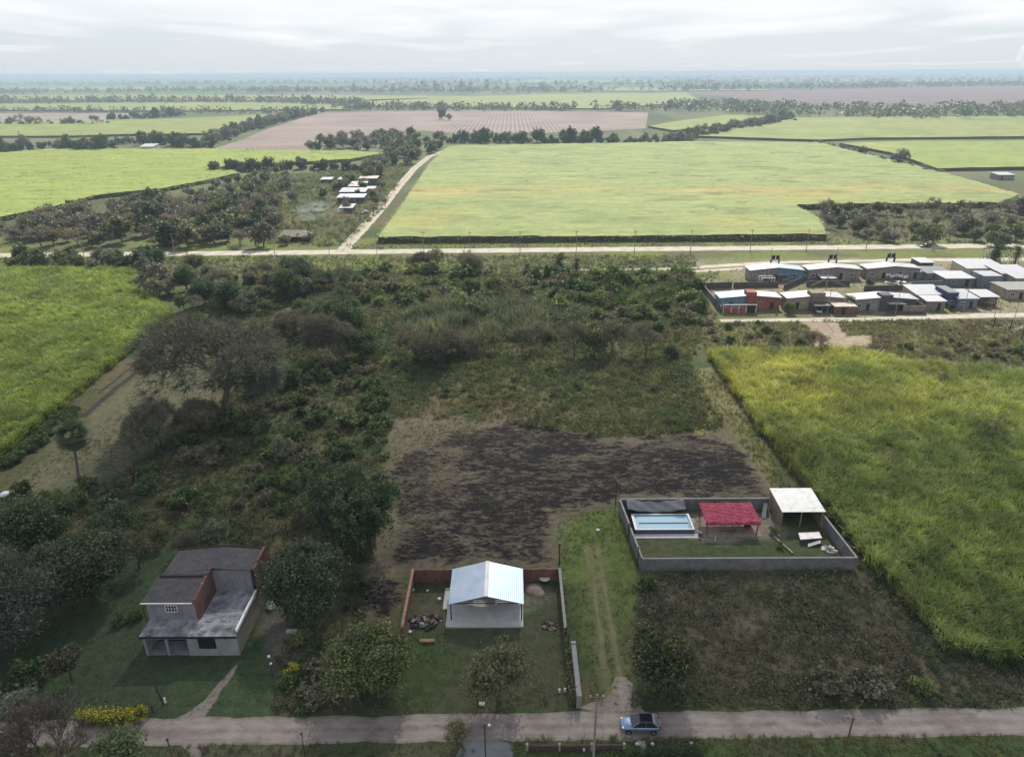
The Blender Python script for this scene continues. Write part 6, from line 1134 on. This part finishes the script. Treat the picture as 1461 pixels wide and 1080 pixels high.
cpo = empty('carport', (*G(1268, 446), 0), 0, 'small white-roofed carport on thin posts by the street', 'carport'); MB().slab([(-.2, -.2, 2.5), (4.4, -.2, 2.5), (3.4, 5.2, 2.9), (-1.2, 5.2, 2.9)], .08).build('roof', 'white_roof', cpo); [MB().tube([(a, b, 0), (a, b, 2.45)], .06, 6).build('post', 'steel_dark', cpo) for a, b in ((.1, .1), (4, .1), (3.2, 4.9), (-.7, 4.9))]
o = empty('yard_wall', (0, 0, 0), 0, 'dark block yard wall beside the small white-roofed carport', 'wall'); a = G(1287, 447.5); b = G(1319, 447.5); MB().box(a[0], b[0], a[1], a[1] + .2, -.1, 2.3).build('wall', 'tan_block', o); MB().box(b[0] - .2, b[0], a[1] + .2, a[1] + 9, -.1, 2.3).build('wall', 'grey_block', o); MB().box(a[0] - 4.5, b[0] + .3, a[1] - .5, a[1] - .3, -.1, .7).build('kerb_wall', 'dark_wall', o)
hut('block hut with a clean white roof standing by the street', 1320, 1347, 443, 4.5, 2.7, 3.0, 'tan_block', 'white_roof', ((.6, 'door'),), 'block_hut', 'hut')
hut('house with a wide pale roof behind the clean white-roofed hut', 1305, 1348, 434, 8, 2.9, 3.5, 'tan_wall', 'pale_roof', ((.6, 'window'),), 'house', 'house')
hut('narrow navy blue two-storey front between the block hut and the blue house', 1349, 1364, 438, 7, 4.2, 4.3, 'navy_wall', 'tarp_grey', ((.2, 'window'),), 'house', 'house', .05)
hut('dark blue house with a pale roof in the front row', 1364.5, 1393, 440.5, 7.5, 3.0, 3.5, 'slate_wall', 'pale_roof', ((.15, 'window'), (.6, 'door')), 'house', 'house')
hut('brick shed with a white roof right of the dark blue house', 1396, 1421, 437, 6, 2.8, 3.1, 'red_brick', 'white_roof', ((.2, 'door'), (.6, 'window')), 'brick_shed', 'shed', .4)
o = empty('yard_wall', (0, 0, 0), 0, 'grey wall slanting along the left side of the village', 'wall'); wallseg(G(1001, 413), G(1028.5, 446.5), 2.0, .25, 'wall', 'grey_block', o); wallseg(G(1001.5, 412.5), G(1044, 411), 2.0, .25, 'wall', 'dark_wall', o)
for p_, q_, l in (((1046, 411), (1110, 409.5), 'dark yard wall behind the half-blue front house'), ((1118, 414), (1150, 400), 'dark wall between the first two back-row yards'), ((1150, 409), (1212, 408), 'dark yard wall behind the tan twin house'), ((1232, 416), (1300, 414), 'dark yard wall behind the dark grey twin house'), ((1300, 410), (1345, 408), 'grey yard wall left of the long white roof')):
    o = empty('yard_wall', (0, 0, 0), 0, l, 'wall'); wallseg(G(*p_), G(*q_), 1.8, .2, 'wall', 'dark_wall' if 'dark' in l else 'grey_block', o)
for px, py, l in ((1104, 386, 'pair of black water tanks on a stand behind the half-blue twin house'), (1185.5, 385, 'pair of black water tanks behind the second back-row house'), (1268, 383, 'pair of black water tanks behind the third back-row house')):
    x, y = G(px, py); o = empty('water_tanks', (x, y, 0), 0, l, 'water tank'); MB().box(-1.5, 1.5, -.6, .6, 3.9, 4.05).box(-1.4, -1.25, -.5, .5, 0, 3.9).box(1.25, 1.4, -.5, .5, 0, 3.9).build('stand', 'steel_dark', o)
    for xx in (-.75, .75): tkk = MB().tube([(xx, 0, 4.05), (xx, 0, 5.2), (xx, 0, 5.45)], [.58, .58, .2], 14).build('tank', 'black_plastic', o); MB().tube([(xx, 0, 5.45), (xx, 0, 5.52)], .22, 10).build('lid', 'steel_dark', tkk)
x, y = G(1095, 407); o = empty('yard_pergola', (x, y, 0), 0, 'white pergola frame in the back yard of the half-blue twin house', 'pergola'); [MB().box(a, a + .15, b, b + .15, 0, 2.3).build('post', 'white_paint', o) for a in (-2.2, 2.0) for b in (0, 2.4)]; [MB().box(-2.3, 2.2, b, b + .2, 2.3, 2.45).build('beam', 'white_paint', o) for b in (-.05, 2.4)]; MB().box(-1.8, 2.2, -1.6, -.4, 0, .5).build('base', 'pale_concrete', o)
hut('low lean-to with a pale roof behind the half-blue twin house yard', 1109, 1122, 402, 3, 2.2, 2.4, 'dark_wall', 'pale_roof', (), 'lean_to', 'lean-to')
hut('small white-roofed lean-to in the yard of the second back-row house', 1172, 1191, 404, 4, 1.6, 1.8, 'dark_wall', 'white_roof', (), 'lean_to', 'lean-to')
rr = random.Random(2)
for i, (px, py) in enumerate(((1266, 398), (1272, 400), (1279, 398.5), (1284, 399.5), (1291, 401))):
    x, y = G(px, py); o = empty('laundry', (x, y, 0), 0, 'white laundry hanging in the yard of the third back-row house', 'laundry', 'laundry in the yard'); MB().tube([(-.9, 0, 0), (-.9, 0, 1.9)], .04, 5).tube([(.9, 0, 0), (.9, 0, 1.9)], .04, 5).tube([(-.9, 0, 1.85), (.9, 0, 1.85)], .015, 4).build('line', 'steel_dark', o); MB().box(-.7, -.05, -.02, .02, .9, 1.84).box(.05, .75, -.02, .02, .8 + rr.random() * .3, 1.84).build('cloth', 'white_paint', o)
heap('junk_heap', 1282, 405, 4, 40, ['dark_wall', 'timber', 'white_paint', 'steel_dark'], 'junk strewn across the yard below the laundry', 'junk', 21, .1, .5)
x, y = G(1178, 414); o = empty('timber_frame', (x, y, 0), 0, 'pale timber roof frame standing behind the tan twin house', 'frame'); MB().tube([(-5, 0, 1.2), (0, 0, 4.0), (6, 0, 1.2)], .12, 6).tube([(0, 0, 0), (0, 0, 4)], .12, 6).build('rafter', 'pale_timber', o)
for px, py, k, s_, l in ((1125, 447, 'olive_tree', .5, 'olive garden tree between the red half and the tan twin house'), (1205, 442, 'bare_tree', .6, 'bare garden tree behind the red brick hut'), (1073, 396, 'grey_tree', .3, 'grey shrub at the left end of the half-blue back house'), (1406, 440, 'olive_tree', .3, 'shrub in front of the brick shed with white roof'), (1357, 443, 'evergreen_tree', .22, 'small dark shrub before the navy house front'), (1240, 407, 'green_shrub', .8, 'green shrub on the yard lawn of the third back-row house'), (1120, 410, 'bare_tree', .4, 'bare bush in the yard beside the half-blue back house'), (1203, 407, 'olive_tree', .32, 'olive bush in the yard of the second back-row house')):
    T(k, px, py, s_, l, 'tree' if s_ > .35 and 'shrub' not in k else 'shrub', name='garden_tree' if s_ > .35 and 'shrub' not in k else 'garden_shrub')
for i, (px, py, h, l) in enumerate(((1178, 459, 9, 'street pole before the raised middle of the tan twin house'), (1277, 450, 7, 'street pole beside the small white-roofed carport'), (1374, 445, 8.5, 'street pole before the dark blue house'), (1095, 402, 11, 'tall pole before the half-blue back-row house'), (1189, 392, 9, 'pole behind the second back-row house'), (1417, 457, 6, 'pole by the street near the right end of the village'), (1445, 463, 6, 'last pole by the street at the right edge'))):
    post('street_pole', px, py, h, .09, 'concrete', l, 'pole', head='cap')
for i, px in enumerate((120, 250, 392, 470, 538, 605, 671, 742, 822, 905, 985, 1070, 1150, 1235, 1330, 1420)):
    py = 366 - px * .0062; x, y = G(px, py); o = empty('roadside_pole', (x, y, 0), 0, 'slim power pole along the near side of the main road', 'power pole', 'power poles along the main road'); MB().tube([(0, 0, -.1), (0, 0, 8.5)], [.13, .09], 6).build('pole', 'concrete', o); MB().box(-.8, .8, -.05, .05, 7.9, 8.02).build('crossarm', 'timber', o)
for px, py, h, l in ((1416, 470, 3.4, 'dead stalk standing near the pond, left one'), (1440, 472, 3.2, 'dark stump standing near the pond, middle one'), (1457, 486, 4.2, 'dark stump standing near the pond, at the right edge')): post('dead_stalk', px, py, h, .16, 'dark_wood', l, 'stump')
pd = GP([(1425, 466), (1445, 462), (1475, 462), (1510, 470), (1500, 480), (1460, 478), (1440, 473)]); x_, y_, Q_, _ = clipgrid(pd, 1.5); pbr('pond_water', (.12, .12, .10), .05, .1, spec=.6, bump=0); tag(link('pond', npmesh('pond', np.stack((x_, y_, x_ * 0 + .03), -1), Q_, None, 'pond_water')), kind='structure')
car(G(1320, 353), R(4), 'dark_car', 'dark_car', 'small dark car driving along the main road behind the village')
# ---- farm buildings
def barn(label, pl, pr, py, depth, z0, z1, wall='dark_wall', roof='pale_roof', name='farm_building', op=((.3, 'door'),)): return hut(label, pl, pr, py, depth, z0, z1, wall, roof, op, name, 'farm building', .4)  # plain closed walls, dark on most of the farm buildings
barn('low farm shed with a white roof, left end of the rear farm row', 458, 473, 262, 7, 2.4, 2.8, 'dark_wall', 'white_roof'); barn('low farm shed with a white roof, right of its twin in the rear farm row', 483, 497, 262, 8, 2.4, 2.8, 'dark_wall', 'pale_roof')
barn('dark-walled barn with a thin pale roof edge at the back of the farm', 513, 538, 265, 8, 4.2, 4.6, 'dark_wall', 'rust_roof'); barn('farmhouse with a pale rusty roof before the dark barn', 498, 520, 273, 12, 2.8, 3.8, 'dark_wall', 'rust_roof', op=((.2, 'door'), (.6, 'window')))
barn('long farmhouse with a pale grey roof and dark walls', 485, 521, 281, 10, 2.6, 3.4, 'dark_wall', 'pale_roof', op=((.2, 'door'), (.6, 'window'))); barn('front farmhouse with a lilac-grey roof and dark front wall', 482, 519, 290, 8, 2.9, 3.4, 'dark_wall', 'lilac_zinc', op=((.2, 'door'), (.6, 'window')))
barn('farm shed with the brightest white roof, nearest the main road', 485, 503, 304, 8, 2.4, 3.0, 'dark_wall', 'white_roof'); barn('small white-topped lean-to at the right of the farmhouses', 523, 534, 275, 6, 2.2, 2.6, 'grey_wall', 'white_roof')
car(G(521, 305), R(20), 'white_car', 'white_car', 'white car parked beside the farm near the track')
hx = empty('thatched_hut', (*G(396, 346), 0), 0, 'old hut with a grey thatched roof and dark front beside the main road', 'hut'); ww = G(440, 346)[0] - G(396, 346)[0]
MB().box(.6, ww - .6, .6, 7, -.1, 2.4).build('wall', 'dark_wood', hx); MB().poly([(0, 0, 2.2), (ww, 0, 2.2), (ww, 7.6, 2.2), (0, 7.6, 2.2), (2.2, 3.8, 4.4), (ww - 2.2, 3.8, 4.2)], [(0, 1, 5, 4), (1, 2, 5), (2, 3, 4, 5), (3, 0, 4), (3, 2, 1, 0)]).build('roof', 'thatch', hx); [MB().tube([(a, .3, 0), (a, .3, 2.2)], .1, 6).build('post', 'timber', hx) for a in (.4, ww * .35, ww * .7, ww - .4)]  # hut wall is one plain dark tone
hut('distant white shed roof before the dark tree row, beyond the bright cane', 200, 219, 215.5, 12, 3.5, 5, 'cream_wall', 'white_roof', ((.4, 'door'),), 'white_shed', 'shed'); hut('smaller distant white shed at the left edge of the bright cane', 61, 82, 214.5, 9, 2.5, 3.5, 'cream_wall', 'white_roof', ((.4, 'door'),), 'white_shed', 'shed')
hut('long shed with a pale roof at the right edge behind the scrub', 1423, 1447, 257, 8, 3, 3.6, 'mauve_wall', 'pale_roof', ((.2, 'door'), (.6, 'window')), 'shed', 'shed')
# ================================================================== AIR, CLOUD, SMOKE
def volume(name, density, col=(1, 1, 1), aniso=.3):
    m, t, out = newmat(name); p = t.node('ShaderNodeVolumePrincipled'); p.inputs['Color'].default_value = (*col, 1); p.inputs['Density'].default_value = density
    p.inputs['Anisotropy'].default_value = aniso; t.link(p.outputs[0], out.inputs['Volume']); MAT[name] = m
volume('air', 2.15e-4, (.44, .545, .67), .1); volume('cloud_vapour', .1, (1, 1, 1), .3); volume('smoke_vapour', .016, (.9, .93, .97), .2); volume('plume_vapour', .0022, (1, 1, 1), .2)
tag(MB().box(-16500, 16500, -600, 22000, -1.0, 66).build('haze', 'air'), kind='stuff')
# the broken cloud overhead that shades the near plots (it drifts high, between the sun and the ground, above the picture)
CH_ = 900.; ox, oy = sdir[0] / sdir[2] * CH_, sdir[1] / sdir[2] * CH_
cx, cy = np.meshgrid(np.arange(-420, 421, 8.), np.arange(-260, 300, 8.)); sh = cx.shape; cx, cy = cx.ravel(), cy.ravel()
xs_, ys_ = cx + (fbm(cx, cy, 60, 801) - .5) * 34, cy + (fbm(cx, cy, 60, 802) - .5) * 34
mid_ = np.interp(ys_, [0, 80, 105, 135, 165, 195, 225, 255], [.14, .20, .40, .54, .62, .76, .92, 1]); side_r = np.interp(ys_, [0, 60, 85, 110, 140, 165, 200], [.12, .22, .42, .68, .96, 1, 1]); side_l = np.interp(ys_, [0, 75, 105, 130, 160, 190, 215], [.10, .14, .34, .58, .84, .96, 1])
wr_, wl_ = sm(xs_, 30, 62), sm(-xs_, 78, 104)
Tt = mid_ * (1 - wr_) * (1 - wl_) + side_r * wr_ + side_l * wl_ * (1 - wr_)
Tt = np.clip(Tt * (1 + (fbm(cx, cy, 42, 803) - .5) * .5), .08, 1); Tt = np.where(Tt > .97, 1, Tt)
Tt = np.maximum(Tt, np.clip((np.abs(cx) - 330) / 80, 0, 1) * .98)
th = -np.log(Tt) * sdir[2] / .1
ii = np.arange(cx.size).reshape(sh); Qg = np.stack((ii[:-1, :-1], ii[:-1, 1:], ii[1:, 1:], ii[1:, :-1]), -1).reshape(-1, 4)
up_ = np.stack((cx + ox, cy + oy, CH_ + th * .7 + .02), -1); dn_ = np.stack((cx + ox, cy + oy, CH_ - th * .3 - .02), -1)
N = cx.size; b_ = np.concatenate((ii[0, :], ii[1:, -1], ii[-1, -2::-1], ii[-2:0:-1, 0])); side = np.stack((b_, b_ + N, np.roll(b_, -1) + N, np.roll(b_, -1)), -1)
tag(link('cloud', npmesh('cloud', np.concatenate((up_, dn_)), np.concatenate((Qg, Qg[:, ::-1] + N, side)), None, 'cloud_vapour')), 'pale drifting cloud high overhead', None, None, 'stuff')
def puff(name, mat, blobs, label, seed=0):
    r = random.Random(seed); mb = MB()
    for x, y, z, rad, sz in blobs: mb.ball((x, y, z), rad, 12, 8, sz)
    return tag(mb.build(name, mat, smooth=True), label, None, None, 'stuff')
sx_, sy_ = G(455, 308); r = random.Random(9)
puff('smoke', 'smoke_vapour', [(sx_ + 13 * math.cos(i * 2.4) * math.sqrt(i / 16), sy_ + 16 * math.sin(i * 2.4) * math.sqrt(i / 16), 1.6 + r.uniform(0, 2.6), r.uniform(2, 6.5), r.uniform(.2, .5)) for i in range(17)] , 'thin white smoke drifting from a small fire beside the farm')

px_, py_ = G(1447, 111)
puff('smoke', 'plume_vapour', [(px_ + (40 * math.sin(i * 1.1) + i * 9) , py_ + 30 * math.cos(i * 2.1), 50 + 34 * i, 20 + 3.4 * i, 1.25) for i in range(8)], 'thin white smoke plume rising on the right of the horizon')
